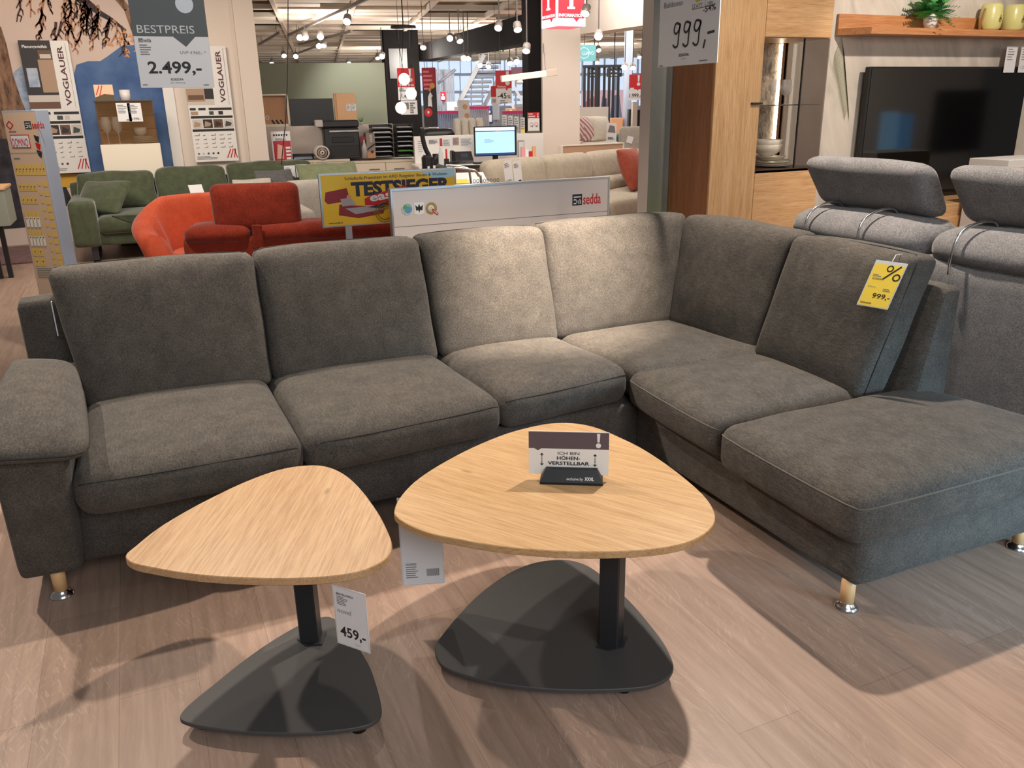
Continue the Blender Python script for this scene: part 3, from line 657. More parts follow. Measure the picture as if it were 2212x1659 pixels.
# television, low board, shelf, plant, jars
tp = YP(YW-0.09)
tv, L = on(tp, 'television', 'large switched-off black flat television on the leaf wallpaper wall', 'television', 2050, 424, None)
a0 = L(1881, 142)[0]; a1 = L(2224, 146)[0]; t1 = L(2050, 144)[1]
MB().box((a0, 0, -0.01), (a1, 0.05, t1), bev=0.006).build('bezel', BLACK, tv)
MB().box((a0+0.014, -0.003, 0.012), (a1-0.014, 0.0, t1-0.014)).build('screen', mat('tv_screen', (8, 8, 9), 0.06, spec=0.7), tv)
MB().box(((a0+a1)/2-0.2, 0.05, t1*0.25), ((a0+a1)/2+0.2, 0.088, t1*0.7)).build('wall_mount', BLACKM, tv)
lb, L2 = on(YP(YW-0.46), 'low_board', 'low oak television bench behind the headrests', 'sideboard', 2050, 440, 0.0)
b0 = L2(1985, 440)[0]; b1_ = L2(2380, 440)[0]; zt_ = L2(2050, 440)[1]
MB().box((b0, 0.0, 0.12), (b1_, 0.44, zt_), bev=0.004).build('body', OAK, lb)
for k in range(2):
    MB().box((b0+0.01+k*(b1_-b0)/2, -0.018, 0.13), (b0+(k+1)*(b1_-b0)/2-0.005, 0.0, zt_-0.09), bev=0.002).build('drawer', OAK, lb)
    MB().box((b0+0.1+k*(b1_-b0-0.25), 0.1, 0), (b0+0.15+k*(b1_-b0-0.25), 0.4, 0.12)).build('leg', BLACKM, lb)
for i, (px, lab) in enumerate(((2180, 'white price card clipped on the upper edge of the television'), (2211, 'second white price card clipped on the television, at the picture edge'))):
    q = MTX[tv.name] @ Vector((L(px, 130)[0], -0.012, L(2180, 157)[1])); hh = L(2180, 100)[1]-L(2180, 157)[1]
    t = thing('price_card', lab, 'price card', q); MB().box((-0.06, 0, 0), (0.06, 0.002, hh)).build('card', PAPER, t)
    aa = Art(0.0); aa.lines(-0.045, hh*0.9, 0.08, 5, 0.006, 0.018, INKG); aa.text('1.299,-', 0, hh*0.15, 0.022, INKG, al='c') if i else None; aa.build('lettering', t)
SHM = wood('shelf_oak', (176, 116, 72), (196, 136, 88), (208, 152, 104), 'x', 1.0, 0.45, knots=False)
sh, L = on(YP(YW-0.002), 'wall_shelf', 'long oak wall shelf above the television carrying a plant and two green jars', 'shelf', 1806, 60, None)
s1 = L(2260, 50)[0]; zu = L(1808, 30)[1]; fz1 = L(1860, 57, -0.2)[1]; fz0 = L(1860, 72, -0.2)[1]
MB().box((0, -0.02, fz0), (s1, 0, zu), bev=0.002).build('back_rail', SHM, sh)
m = MB(); m.prism([(0.0, -0.021), (s1, -0.021), (s1, -0.2), (0.12, -0.2)], fz0, fz1); m.build('shelf_board', SHM, sh)
sm = MTX[sh.name]
# the fern in its white pot
pp = sm @ Vector((L(2008, 58, -0.12)[0], -0.12, fz1)); ph = 0.10
fp = thing('potted_fern', 'small green fern in a white pot on the oak wall shelf', 'plant', pp)
MB().lathe([(0.028, 0), (0.044, 0.035), (0.05, 0.085), (0.047, 0.1), (0.043, 0.098), (0.043, 0.07), (0, 0.07)], 24).build('pot', mat('pot_white', (232, 228, 222), 0.3), fp)
FG = mat('fern_leaf', (92, 170, 88), 0.5); FD = mat('fern_leaf_dark', (48, 118, 62), 0.5); m = MB(); rnd = random.Random(3)
for i in range(90):
    an = rnd.uniform(0, 2*PI); ln = rnd.uniform(0.12, 0.24); el = rnd.uniform(-0.1, 1.2); m.m(FG if rnd.random() < 0.6 else FD)
    d = Vector((math.cos(an)*math.cos(el), math.sin(an)*math.cos(el)*0.75, math.sin(el))); b = Vector((0, 0, 0.09)); sd = d.cross(Vector((0, 0, 1))).normalized()
    for k in range(6):
        t = 0.3+0.7*k/6; c0 = b+d*ln*t+Vector((0, 0, -0.08*t*t*ln*5)); lw = 0.045*(1-0.5*t)
        for s in (-1, 1):
            e = c0+sd*s*lw+d*0.026; f0 = c0+d*0.024
            m.mesh([c0, e, f0+Vector((0, 0, 0.004))], [(0, 1, 2)])
m.build('fronds', None, fp)
JAR = mat('green_glass', (212, 206, 136), 0.25, emit=0.0); ROPE = mat('rope', (170, 130, 84), 0.9)
for i, (px, lab) in enumerate(((2137, 'yellow green jar lantern with a rope loop on the shelf, nearer the fern'), (2186, 'yellow green jar lantern at the far end of the shelf'))):
    q = sm @ Vector((L(px, 60, -0.11)[0], -0.11, fz1)); t = thing('jar_lantern', lab, 'jar', q); hj = L(2137, 8, -0.11)[1]-fz1
    MB().lathe([(0.055, 0), (0.072, 0.02), (0.078, hj*0.5), (0.07, hj*0.92), (0.062, hj), (0.058, hj), (0.066, hj*0.9), (0.06, 0.03), (0, 0.02)], 28).build('jar', JAR, t)
    aa = Art(-0.079, 0.0005); aa.poly([(-0.012, hj*.42), (0.0, hj*.60), (0.012, hj*.42)], mat('jar_print', (140, 132, 60), 0.6)); aa.disc(0, hj*.38, 0.014, mat('jar_print'), 1); aa.build('emblem', t)
    if i == 0: MB().tube([(-0.075, 0, 0.01), (-0.1, -0.01, 0.05), (-0.085, -0.01, 0.12), (-0.07, 0, 0.15)], 0.007, 6).build('rope_loop', ROPE, t)
wc, L = on(YP(YW-0.80), 'white_side_cabinet', 'small white cabinet with an oak inset at the right picture edge', 'cabinet', 2178, 380, 0.0)
c0 = L(2178, 360)[0]; c1 = L(2300, 360)[0]; z1 = L(2178, 346)[1]
MB().box((c0, 0, 0.0), (c1, 0.3, z1), bev=0.003).build('body', WHITE, wc); MB().box((c0+0.03, -0.006, 0.1), (c1-0.03, 0, z1-0.05)).build('front', OAKZ, wc)

# ---------------------------------------------------------------- hanging price signs
WIRE = mat('wire', (90, 90, 92), 0.4, 0.6)
def hang_sign(pl, name, label, tl, br, ext, fn, group=None):
    o, L = on(pl, name, label, 'price sign', tl[0], br[1], None, group)
    x0 = 0.0; x1 = L(*br)[0]; h = L(tl[0], tl[1])[1]; h = h*ext
    b = MB().box((0, 0, 0), (x1, 0.004, h), bev=0.001).build('board', PAPER, o)
    a = Art(0.0, 0.0006); fn(a, x1, h, L); a.build('lettering', b)
    for x in (x1*0.15, x1*0.85): MB().cyl((x, 0.002, h), (x, 0.002, 2.9-o.location.z), 0.0012, 6).build('wire', WIRE, o)
    return o
QRG = mat('logo_dark', (40, 44, 52), 0.5)
def sedda_logo(a, u, v, h, dk, rd, l=2):
    w = h; t = h*0.13
    a.rect(u, v, u+w, v+h, dk, l)
    for (x0, y0, x1_, y1_) in ((.12, .70, .88, .80), (.12, .45, .5, .55), (.12, .12, .5, .22), (.40, .12, .5, .55), (.62, .12, .70, .55), (.62, .45, .88, .55), (.80, .12, .88, .55)):
        a.rect(u+w*x0, v+h*y0, u+w*x1_, v+h*y1_, WHITE, l+1)
    a.text('sedda', u+w*1.12, v+h*0.06, h*0.95, rd, l, 0.012, w=h*1.85)
def p2499(a, w, h, L):
    y = 0.0
    zz = lambda py: L(370, py)[1]
    a.poly([(0, zz(79)), (w*.52, zz(79)), (w*.68, zz(101)), (w*.82, zz(79)), (w, zz(79)), (w, h), (0, h)], GREYP); a.disc(w*.73, zz(8), w*.12, mat('sign_dot', (205, 214, 222), 0.5), 2)
    a.text('BESTPREIS', w*.06, zz(72), zz(50)-zz(68), mat('sign_text', (205, 208, 210), 0.5), 2, w=w*.76)
    a.text('2.499,-', w*.13, zz(158), zz(133)-zz(159), INK, 2, 0.022, w=w*.72); a.text('ECKSOFA', w*.5, zz(174), zz(170)-zz(175), INK, 2, 0.02, 'c', w*.17); a.text('inkl. Abholung', w*.5, zz(180), zz(177)-zz(180), INKG, 2, 0, 'c', w*.2)
    sedda_logo(a, w*.06, zz(92), zz(83)-zz(92), QRG, QRG); a.lines(w*.06, zz(97), w*.16, 5, .004, .009, INKG); a.text('UVP 4.960,- *', w*.94, zz(117), .014, INKG, 2, al='r')
    a.lines(w*.03, zz(182), w*.1, 1, .004, .009, INKG); a.lines(w*.85, zz(183), w*.12, 1, .004, .009, INKG)
hang_sign(YP(4.05), 'price_sign', 'hanging grey and white 2.499 best price sign above the corner sofa', (305, 0), (464, 190), 1.16, p2499)
def p999(a, w, h, L):
    zz = lambda py: L(1480, py)[1]
    HW = mat('marker', (52, 50, 52), 0.6)
    a.text('Beldomo', w*.08, zz(10), zz(-2)-zz(11), INKG, 2, w=w*.32); a.poly([(w*.56, h), (w*.70, h), (w*.70, zz(4)), (w*.65, zz(12)), (w*.60, zz(4))], YELL)
    a.text('UVP 2169,-', w*.62, zz(9), .016, INKG, 2, w=w*.3); a.text('STATT 1.299,-', w*.56, zz(22), .018, INKG, 2, w=w*.36); a.line([(w*.56, zz(23.5)), (w*.92, zz(22))], .003, INKG)
    a.text('-54%', w*.74, zz(34), zz(20)-zz(33), HW, 2, 0.01, w=w*.2, rot=0.05)
    H0 = zz(100); H1 = zz(47); hh = H1-H0
    for i in range(3):          # three hand-written nines
        u = w*(.26+i*.17); s = w*.12
        a.line(spline([(u+s*.95, H0+hh*.93), (u+s*.35, H0+hh*.98), (u+s*.12, H0+hh*.68), (u+s*.5, H0+hh*.56), (u+s*.95, H0+hh*.80), (u+s*.95, H0+hh*.93), (u+s*.80, H0+hh*.45), (u+s*.72, H0+hh*.08), (u+s*.35, H0), (u+s*.0, H0+hh*.12)], 5, False), w*.022, HW, 2)
    a.line([(w*.80, H0+hh*.18), (w*.775, H0-hh*.16)], w*.024, HW, 2); a.line([(w*.83, H0+hh*.42), (w*.94, H0+hh*.46)], w*.024, HW, 2)
    a.text('ECKSOFA', w*.46, zz(121), zz(115)-zz(121), INK, 2, 0.02, 'c', w*.17); a.text('MIT LF', w*.46, zz(128), zz(125)-zz(128), INKG, 2, 0, 'c', w*.07)
    a.lines(w*.03, zz(137), w*.1, 1, .004, .009, INKG); a.lines(w*.72, zz(133), w*.22, 1, .004, .009, INKG)
hang_sign(XP(2.35), 'price_sign', 'hanging white 999 price sign with handwritten nines in front of the oak cabinet', (1421, 0), (1548, 146), 1.14, p999)

# ---------------------------------------------------------------- standing fabric sample column on the left
aD = 0.62; pd = Pl(aD, 0); p0 = YP(5.6).pt(76, 238); pd = Pl(aD, p0.dot(pd.n))
dm, L = on(pd, 'display_column', 'tall narrow display column printed with yellow sofa module drawings', 'display stand', 76, 238, 0.0)
zt = L(76, 238)[1]; xl_ = L(2, 239)[0]; pside = Pl(aD+PI/2, 0); ps = Pl(aD+PI/2, p0.dot(pside.n)); q = ps.pt(104, 238); ddp = (MTX[dm.name].inverted() @ q).y
BEI = mat('column_print', (214, 182, 154), 0.5); b = MB().box((xl_, 0.0, 0.03), (0, abs(ddp), zt), bev=0.002).build('body', mat('column_side', (160, 172, 190), 0.5), dm); MB().box((xl_-0.03, -0.03, 0), (0.03, abs(ddp)+0.03, 0.03)).build('foot_plate', ALU, dm)
a = Art(0.0, 0.0015, (xl_, 0)); w = -xl_; a.rect(w*.02, 0.06, w*.98, zt-0.01, BEI); zz = lambda py: L(40, py)[1]
YB = mat('column_yellow', (228, 188, 96), 0.6)
sedda_logo(a, w*.62, zz(279), zz(262)-zz(279), QRG, RED); a.ring(w*.18, zz(270), .018, .026, RED, 2, 4); a.lines(w*.12, zz(283), w*.35, 1, .006, .01, INKG)
a.rect(w*.12, zz(320), w*.68, zz(291), RED, 2); a.rect(w*.14, zz(318), w*.66, zz(293), PAPER, 3); a.text('DOMINO', w*.4, zz(316), zz(297)-zz(315), RED, 4, 0.0, 'c', w*.46)
for k in range(3): a.poly([(w*.82, zz(292+k*16)), (w*.97, zz(296+k*16)), (w*.93, zz(310+k*16)), (w*.85, zz(304+k*16))], RED if k == 1 else QRG, 2)
a.rect(w*.02, zz(331), w*.98, zz(330), INKG, 2); a.lines(w*.1, zz(341), w*.3, 1, .006, .01, INKG)
rr = random.Random(5)
rows = ((355, 378, 1.0, 9), (396, 412, 0.6, 5), (425, 440, .55, 4), (456, 490, .5, 4), (497, 530, .55, 5), (535, 552, .4, 2), (556, 573, .42, 2))
for y0, y1, ww, n in rows:
    for i in range(n):
        u0 = w*(.08+i*ww*.9/n); a.rect(u0, zz(y1), u0+w*ww*.9/n*.86, zz(y0), YB, 2)
        if y1-y0 > 20 and ww < .9: a.rect(u0+w*.01, zz(y1), u0+w*ww*.9/n*.8, zz(y0+12), WHITE, 3)
        a.disc(u0+w*ww*.45/n, zz(y0+(y1-y0)*.45), .004, QRG, 4, 8)
for y0 in (392, 412, 430, 446, 462, 480, 500, 515, 533, 548, 560): a.rect(w*.80, zz(y0+11), w*.94, zz(y0), YB, 2); a.rect(w*.66, zz(y0+9), w*.74, zz(y0+1), YB, 2)
a.lines(w*.1, zz(578), w*.75, 6, .005, .011, INKG); a.build('lettering', b)

# ---------------------------------------------------------------- red headrest sofa, orange tub chair, pale armchair
REDF = fabric('red_weave', (150, 54, 36), (176, 66, 44), fine=300, speck=0.6); ORG = fabric('orange_velvet', (212, 88, 56), (228, 104, 70), fine=240, speck=0.25)
pr_ = Pl(0.30, 0); p0 = YP(5.25).pt(600, 520); pr_ = Pl(0.30, p0.dot(pr_.n))
rs, L = on(pr_, 'recliner_sofa', 'rust red sofa with a tall headrest seen from behind', 'sofa', 395, 530, 0.0)
xR = L(880, 530)[0]; zA = L(450, 522)[1]; zB = L(450, 492)[1]; xM = L(542, 520)[0]
block('back_panel', box8((-0.01, 0.02, 0.06), (xR, 0.26, zA+0.02)), 0.03, {}, REDF, rs, 8, False)
for x0, x1 in ((0.0, xM-0.004), (xM+0.004, xR)): block('back_bolster', box8((x0, 0.0, zA-0.02), (x1, 0.30, zB)), 0.06, {'-v': 0.012, '+w': 0.012}, REDF, rs, 12, False, 0.001, 7)
block('seat_cushion', box8((0.0, 0.28, 0.15), (xR, 0.78, 0.45)), 0.05, {'+w': 0.02}, REDF, rs, 8, False)
hx0 = L(449, 450, 0.05)[0]; hx1 = L(649, 450, 0.05)[0]; hz0 = L(550, 500, 0.05)[1]; hz1 = L(550, 398, 0.05)[1]
hd, S = block('headrest', [(hx0+.015, .05, hz0), (hx1-.005, .05, hz0), (hx0+.015, .17, hz0), (hx1-.005, .17, hz0), (hx0, .10, hz1), (hx1-.015, .10, hz1), (hx0, .20, hz1), (hx1-.015, .20, hz1)], 0.05, {'-v': 0.02}, REDF, rs, 12, False)
MB().box((L(548, 520)[0], -0.022, zA-0.05), (L(570, 520)[0], -0.008, hz0+0.05), bev=0.006).build('strap', REDF, rs)
MB().box((0.0, 0.3, 0), (0.05, 0.75, 0.15)).build('leg', BLACKM, rs); MB().box((xR-0.05, 0.3, 0), (xR, 0.75, 0.15)).build('leg', BLACKM, rs)
# orange tub chair
c0 = YP(6.6).pt(466, 480); oc = thing('tub_chair', 'bright orange tub armchair beside the red headrest sofa', 'armchair', (c0.x, c0.y, 0), 0.15); oc.scale = (1.07, 1.07, 1.02)
m = MB(); n = 44; prof = []
def tub(k, inner, w):
    t = k/n; an = math.radians(205-265*t-10)  # runs from the front left round the back to the front right
    e = math.sin(PI*t); top = 0.60+0.235*min(1, e*1.35)**1.3; ch = 0.030*(1-abs(math.sin(t*PI*7)))**2 if inner else 0.0
    r0 = (0.30 if inner else 0.40)-ch; flare = 0.12*w**1.6; r = r0+flare*(0.8 if inner else 1); z = 0.10+(top-0.10)*w if not inner else 0.30+(top-0.30)*w
    return (r*math.cos(an)*1.08, r*math.sin(an), z)
ws = [0, .2, .4, .6, .8, .93]; grid = []
for k in range(n+1):
    o_ = [tub(k, False, w) for w in ws]; i_ = [tub(k, True, w) for w in ws[::-1]]
    tp_ = [tuple((Vector(o_[-1])*(1-f)+Vector(i_[0])*f)+Vector((0, 0, 0.035*math.sin(PI*f)))) for f in (.2, .4, .6, .8)]
    grid.append(o_+tp_+i_)
V = [p for g_ in grid for p in g_]; Q = len(grid[0]); F = [(k*Q+j, (k+1)*Q+j, (k+1)*Q+j+1, k*Q+j+1) for k in range(n) for j in range(Q-1)]+[tuple(range(Q)), tuple(n*Q+j for j in range(Q))[::-1]]
m.mesh(V, F, True); m.build('shell', ORG, oc)
m = MB(); m.slab([(0.33*math.cos(2*PI*i/28)*1.05, -0.06+0.36*math.sin(2*PI*i/28)) for i in range(28)], 0.30, 0.46, 0.035); m.build('seat_cushion', ORG, oc)
m = MB(); m.slab([(0.36*math.cos(2*PI*i/28)*1.05, -0.04+0.36*math.sin(2*PI*i/28)) for i in range(28)], 0.08, 0.30, 0.02); m.build('base', ORG, oc)
for i in range(4): MB().cyl((0.25*math.cos(PI/4+i*PI/2), 0.25*math.sin(PI/4+i*PI/2), 0), (0.25*math.cos(PI/4+i*PI/2), 0.25*math.sin(PI/4+i*PI/2), 0.09), 0.025).build('leg', BLACKM, oc)
PALE = fabric('pale_weave', (196, 188, 178), (210, 202, 190), fine=220, speck=0.3)
pw_ = YP(6.7); wa, L = on(pw_, 'pale_armchair', 'off white armchair behind the red sofa headrest', 'armchair', 640, 480, 0.0)
w0 = L(636, 430)[0]; w1 = L(776, 430)[0]; z1 = L(690, 400)[1]; za = L(700, 448)[1]
block('backrest', box8((w0, 0.45, 0.3), (w1, 0.68, z1)), 0.08, {'-v': 0.03}, PALE, wa, 10, False); block('seat_cushion', box8((w0+0.1, -0.1, 0.12), (w1-0.1, 0.5, 0.45)), 0.05, {'+w': 0.02}, PALE, wa, 10, False)
for x in (w0, w1-0.14): block('armrest', box8((x, -0.1, 0.1), (x+0.14, 0.62, za)), 0.05, {}, PALE, wa, 10, False)
for x in (w0+0.07, w1-0.07):
    for y in (0.0, 0.55): MB().cyl((x, y, 0), (x, y, 0.11), 0.02).build('leg', BLACKM, wa)

# ---------------------------------------------------------------- test winner sign and white brand panel
pt_ = YP(4.75); ts, L = on(pt_, 'test_sign', 'yellow TESTSIEGER sofa bed sign on a grey post behind the corner sofa', 'sign', 697, 493, None)
gz = ts.location.z; w = L(986, 400)[0]; h = L(692, 376)[1]; x0 = L(693, 400)[0]
b = MB().box((0, 0, 0), (w, 0.012, h), bev=0.002).build('frame', ALU, ts); MB().box((L(747, 500)[0], 0.002, -gz), (L(761, 500)[0], 0.012, 0)).build('post', ALU, ts); MB().box((L(747, 500)[0]-0.12, -0.09, -gz), (L(761, 500)[0]+0.12, 0.1, -gz+0.01)).build('foot_plate', ALU, ts)
a = Art(0.0, 0.0008); YS = mat('test_yellow', (244, 196, 40), 0.45); NAV = mat('navy_print', (40, 38, 66), 0.5); SKY = mat('sky_print', (176, 214, 232), 0.4); SR = mat('sofa_red_print', (150, 44, 52), 0.6); GP_ = mat('print_grey', (176, 170, 172), 0.6); SKN = mat('print_skin', (214, 160, 128), 0.6)
a.rect(w*.015, h*.03, w*.985, h*.97, YS); a.poly([(w*.72, h*.96), (w*.98, h*.96), (w*.98, h*.83), (w*.84, h*.80)], SKY, 2)
a.text('Schlafsofa-Praxistest im ARD Ratgeber Bauen & Wohnen', w*.18, h*.865, h*.06, NAV, 2, 0.01, w=w*.75); a.text('TESTSIEGER', w*.22, h*.57, h*.25, NAV, 3, 0.05, w=w*.73)
a.poly([(w*.03, h*.50), (w*.04, h*.66), (w*.19, h*.72), (w*.21, h*.48), (w*.05, h*.44)], SR, 2); a.poly([(w*.12, h*.22), (w*.13, h*.42), (w*.32, h*.36), (w*.45, h*.30), (w*.44, h*.20), (w*.26, h*.14)], SR, 2); a.poly([(w*.17, h*.34), (w*.38, h*.36), (w*.45, h*.28), (w*.24, h*.22)], GP_, 3); a.poly([(w*.15, h*.38), (w*.14, h*.52), (w*.21, h*.54), (w*.25, h*.40)], GP_, 3); a.disc(w*.2, h*.55, h*.045, SKN, 4)
a.poly([(w*.31, h*.38), (w*.31, h*.50), (w*.36, h*.56), (w*.62, h*.72), (w*.62, h*.52), (w*.40, h*.36)], RED, 4); a.poly([(w*.33, h*.34), (w*.40, h*.37), (w*.62, h*.53), (w*.62, h*.46), (w*.42, h*.30)], NAV, 4); a.text('easy', w*.35, h*.44, h*.16, WHITE, 5, 0.03, w=w*.22, rot=0.12)
a.ring(w*.45, h*.22, h*.13, h*.15, mat('stamp', (150, 110, 30), 0.6), 5); a.ring(w*.45, h*.22, h*.18, h*.195, mat('stamp'), 5); a.text('TESTSIEGER', w*.37, h*.16, h*.075, mat('stamp'), 6, 0.02, w=w*.19, rot=0.42); a.text('www.sedda.at', w*.045, h*.065, h*.035, NAV, 2, 0.02)
a.build('lettering', b)
pq = YP(4.28); sd, L = on(pq, 'brand_sign', 'white panel with small round emblems and a black and red logo behind the corner sofa', 'sign panel', 848, 510, 0.0)
x0 = L(846, 460)[0]; x1 = L(1317, 430)[0]; zt = L(1080, 395)[1]; zl = L(1080, 474)[1]
b = MB().box((x0+0.008, 0.004, 0.02), (x1-0.008, 0.04, zt-0.008)).build('board', mat('panel_white', (216, 204, 198), 0.4), sd)
m = MB(); m.box((x0, 0, 0.0), (x0+0.01, 0.045, zt)); m.box((x1-0.01, 0, 0.0), (x1, 0.045, zt)); m.box((x0+0.01, 0, zt-0.01), (x1-0.01, 0.045, zt)); m.box((x0+0.01, 0, 0.0), (x1-0.01, 0.045, 0.02)); m.build('frame', ALU, sd)
MB().box((x0-0.0, 0.045, 0), (x0+0.05, 0.3, 0.02)).build('foot', ALU, sd); MB().box((x1-0.05, 0.045, 0), (x1, 0.3, 0.02)).build('foot', ALU, sd)
a = Art(0.004, 0.0008); a.rect(x0+0.01, zl-0.001, x1-0.01, zl+0.002, INKG)
def at_(px, py): return L(px, py)
lz = L(1270, 442)[1]; lh = L(1270, 418)[1]-lz; sedda_logo(a, L(1237, 430)[0], lz, lh, QRG, RED)
u, v = L(880, 451); rr_ = abs(L(892, 451)[0]-u); a.disc(u, v, rr_, mat('emblem_green', (150, 186, 178), 0.5), 1); a.disc(u+rr_*.2, v-rr_*.2, rr_*.6, mat('emblem_blue', (96, 150, 190), 0.5), 2); a.disc(u-rr_*.35, v+rr_*.3, rr_*.35, mat('emblem_leaf', (96, 160, 84), 0.5), 3); a.ring(u, v, rr_*.9, rr_, WHITE, 4)
u, v = L(906, 450); a.poly([(u-rr_*.9, v-rr_*.9), (u, v-rr_*1.15), (u+rr_*.9, v-rr_*.9), (u+rr_*.9, v+rr_), (u-rr_*.9, v+rr_)], WHITE); a.poly([(u-rr_*.7, v+rr_*.6), (u-rr_*.25, v+rr_*.2), (u, v+rr_*.75), (u+rr_*.25, v+rr_*.2), (u+rr_*.7, v+rr_*.6), (u+rr_*.55, v-rr_*.4), (u+rr_*.15, v-rr_*.3), (u, v-rr_*.8), (u-rr_*.15, v-rr_*.3), (u-rr_*.55, v-rr_*.4)], INK, 2)
u, v = L(932, 450); GLD = mat('gold_print', (176, 140, 66), 0.4, 0.3); a.ring(u, v, rr_*.62, rr_*1.05, GLD, 2); a.disc(u, v, rr_*.5, PAPER, 2); a.line([(u+rr_*.2, v-rr_*.2), (u+rr_*1.2, v-rr_*1.15)], rr_*.36, RED, 3); a.line([(u+rr_*.42, v-rr_*.42), (u+rr_*1.1, v-rr_*1.06)], rr_*.12, PAPER, 4); a.text('Q', u, v-rr_*.3, rr_*.5, GLD, 3, 0.02, 'c')
a.build('lettering', b)


# wall and lit stand behind the photographer, mirrored in the television
tag(MB().box((3.0, -3.4, 0), (16, -3.2, 3.0)).build('wall_front', WALLW), 'plain wall behind the photographer, mirrored in the television', 'wall', kind='structure')
def mir(px, py, Y):
    d = ray(px, py); yt = YW-0.094; t = (2*yt-Y)/d.y; return Vector((d.x*t, Y, CH+d.z*t))
p = mir(1955, 300, 0.6); ls = thing('light_stand', 'pale blue lit display stand mirrored in the television', 'display stand', (p.x, p.y, 0)); z1 = mir(1945, 241, 0.6).z
LSM = mat('stand_blue', (150, 200, 236), .4, emit=1.6); LSD = mat('stand_blue_deep', (110, 168, 220), .4, emit=1.3); TXM = mat('stand_text', (70, 74, 84), .5)
for k, (x0, x1, m_) in enumerate(((1905, 1937, LSM), (1938, 1968, LSD))):
    xa = mir(x0, 300, .6).x-p.x; xb = mir(x1, 300, .6).x-p.x; bd_ = MB().box((xa, -.05, .02), (xb, 0, z1-.04*k)).build('panel', m_, ls)
    a = Art(0.0, -.002); a.text('plutonjoy', 0, 0, (xb-xa)*.28, TXM, 1, .01); lt = a.build('lettering', bd_); lt.data.transform(Matrix.Translation(((xa+xb)/2, .004, z1-1.25)) @ Matrix.Rotation(PI, 4, 'Z') @ Matrix.Rotation(-PI/2, 4, 'Y'))
MB().box((mir(1900, 300, .6).x-p.x, -.2, 0), (mir(1970, 300, .6).x-p.x, .15, .02)).build('foot_plate', ALU, ls)
p = mir(2070, 320, -2.6); dk2 = thing('dark_screen', 'large dark panel on the wall behind the photographer, mirrored in the television', 'panel', (p.x, -3.19, 0)); q0 = mir(2025, 195, -3.15); q1 = mir(2135, 195, -3.15)
MB().box((q0.x-p.x, .0, .4), (q1.x-p.x, .05, q0.z)).build('board', mat('dark_board', (46, 46, 48), .6), dk2)
# ---------------------------------------------------------------- mural wall on the left
MW = 11.2; pm = YP(MW)
xm = pm.pt(354, 190).x; xe_ = pm.pt(560, 185).x; xn = pm.pt(-700, 300).x
MUR = mat('mural_paper', (222, 200, 186), 0.8); v_ = coords(MUR, (0.7, 1, 0.7)); n_ = noise(MUR, v_, 1.2, 3); r_ = ramp(MUR, [(0.3, (226, 203, 188)), (0.7, (206, 190, 182))]); lk(MUR, n_, r_.inputs[0]); base(MUR, r_.outputs[0])
MB().box((xn, MW, 0), (xm, MW+0.25, 3.0)).build('wall_left', MUR); tag(bpy.data.objects['wall_left'], 'printed mural wall with tree branches behind the green sofa', 'wall', kind='structure')
MB().box((xm, MW-0.02, 0), (xe_, MW+0.25, 3.0)).build('wall_left_end', WALLW); tag(bpy.data.objects['wall_left_end'], 'plain white end of the mural wall', 'wall', kind='structure')
x5 = pm.pt(520, 185).x
m = MB(); m.box((xm-0.02, MW-0.06, 0), (xm+0.10, MW-0.02, 3.0)); tag(m.build('trim_1', WHITE), 'white upright moulding between mural and white wall', 'trim', kind='structure')
m = MB(); m.box((x5, MW-0.10, 0), (xe_+0.01, MW+0.26, 3.0)); tag(m.build('trim_2', WALLW), 'white pilaster closing the mural wall', 'trim', kind='structure')
mu, L = on(YP(MW-0.003), 'mural_print', 'tree and blue mountain picture printed on the wall behind the green sofa', 'wall print', 180, 370, None)
def fogm(name, c0, c1, sc):
    m = mat(name, c0, 0.8)
    if name+'_done' not in MAT:
        n = noise(m, coords(m, sc), 2.0, 4, 0.6); r = ramp(m, [(0.3, c0), (0.7, c1)]); lk(m, n, r.inputs[0]); base(m, r.outputs[0]); MAT[name+'_done'] = m
    return m
BLUE = fogm('mural_blue', (52, 84, 138), (104, 134, 178), (0.8, 1, 0.8)); BARK = fogm('mural_bark', (44, 34, 30), (172, 132, 104), (11, 1, 3.0)); DARK = fogm('mural_dark', (26, 24, 30), (70, 66, 74), (3, 1, 3)); MTN = fogm('mural_mountain', (112, 140, 176), (214, 218, 226), (3, 1, 3))
TWIG = mat('mural_twig', (84, 58, 50), 0.8); TW2 = mat('mural_twig_light', (176, 128, 100), 0.8); ORL = mat('mural_orange', (224, 156, 98), 0.8); MEAD = mat('mural_meadow', (214, 166, 62), 0.8)
a = Art(0.0, 0.0015)
P = lambda pts: [L(x, y) for x, y in pts]
a.poly(P([(20, 165), (48, 140), (75, 175), (90, 240), (120, 400), (40, 400)]), MTN, 1)
a.poly(P([(165, 140), (190, 132), (354, 132), (380, 372), (120, 376), (150, 200)]), BLUE, 1); a.poly(P([(232, 122), (262, 100), (300, 96), (345, 110), (350, 133), (215, 133)]), BLUE, 2)
a.poly(P([(-60, 40), (2, 58), (14, 95), (28, 160), (46, 215), (58, 245), (40, 320), (-60, 330)]), BARK, 3); a.poly(P([(-60, 300), (20, 300), (46, 350), (52, 420), (60, 490), (-60, 500)]), DARK, 4)
a.poly(P([(125, 376), (170, 376), (172, 404), (128, 404)]), MEAD, 4); a.poly(P([(60, 400), (140, 398), (160, 440), (60, 470)]), DARK, 3)
rnd = random.Random(11)
main = [(150, -30), (190, 8), (215, 28), (240, 42), (272, 66)]; a.line(P(main), [.10, .08, .06, .045, .02], DARK, 4)
a.line(P([(235, -30), (275, 20), (290, 70), (296, 120)]), [.09, .07, .05, .02], BARK, 3)
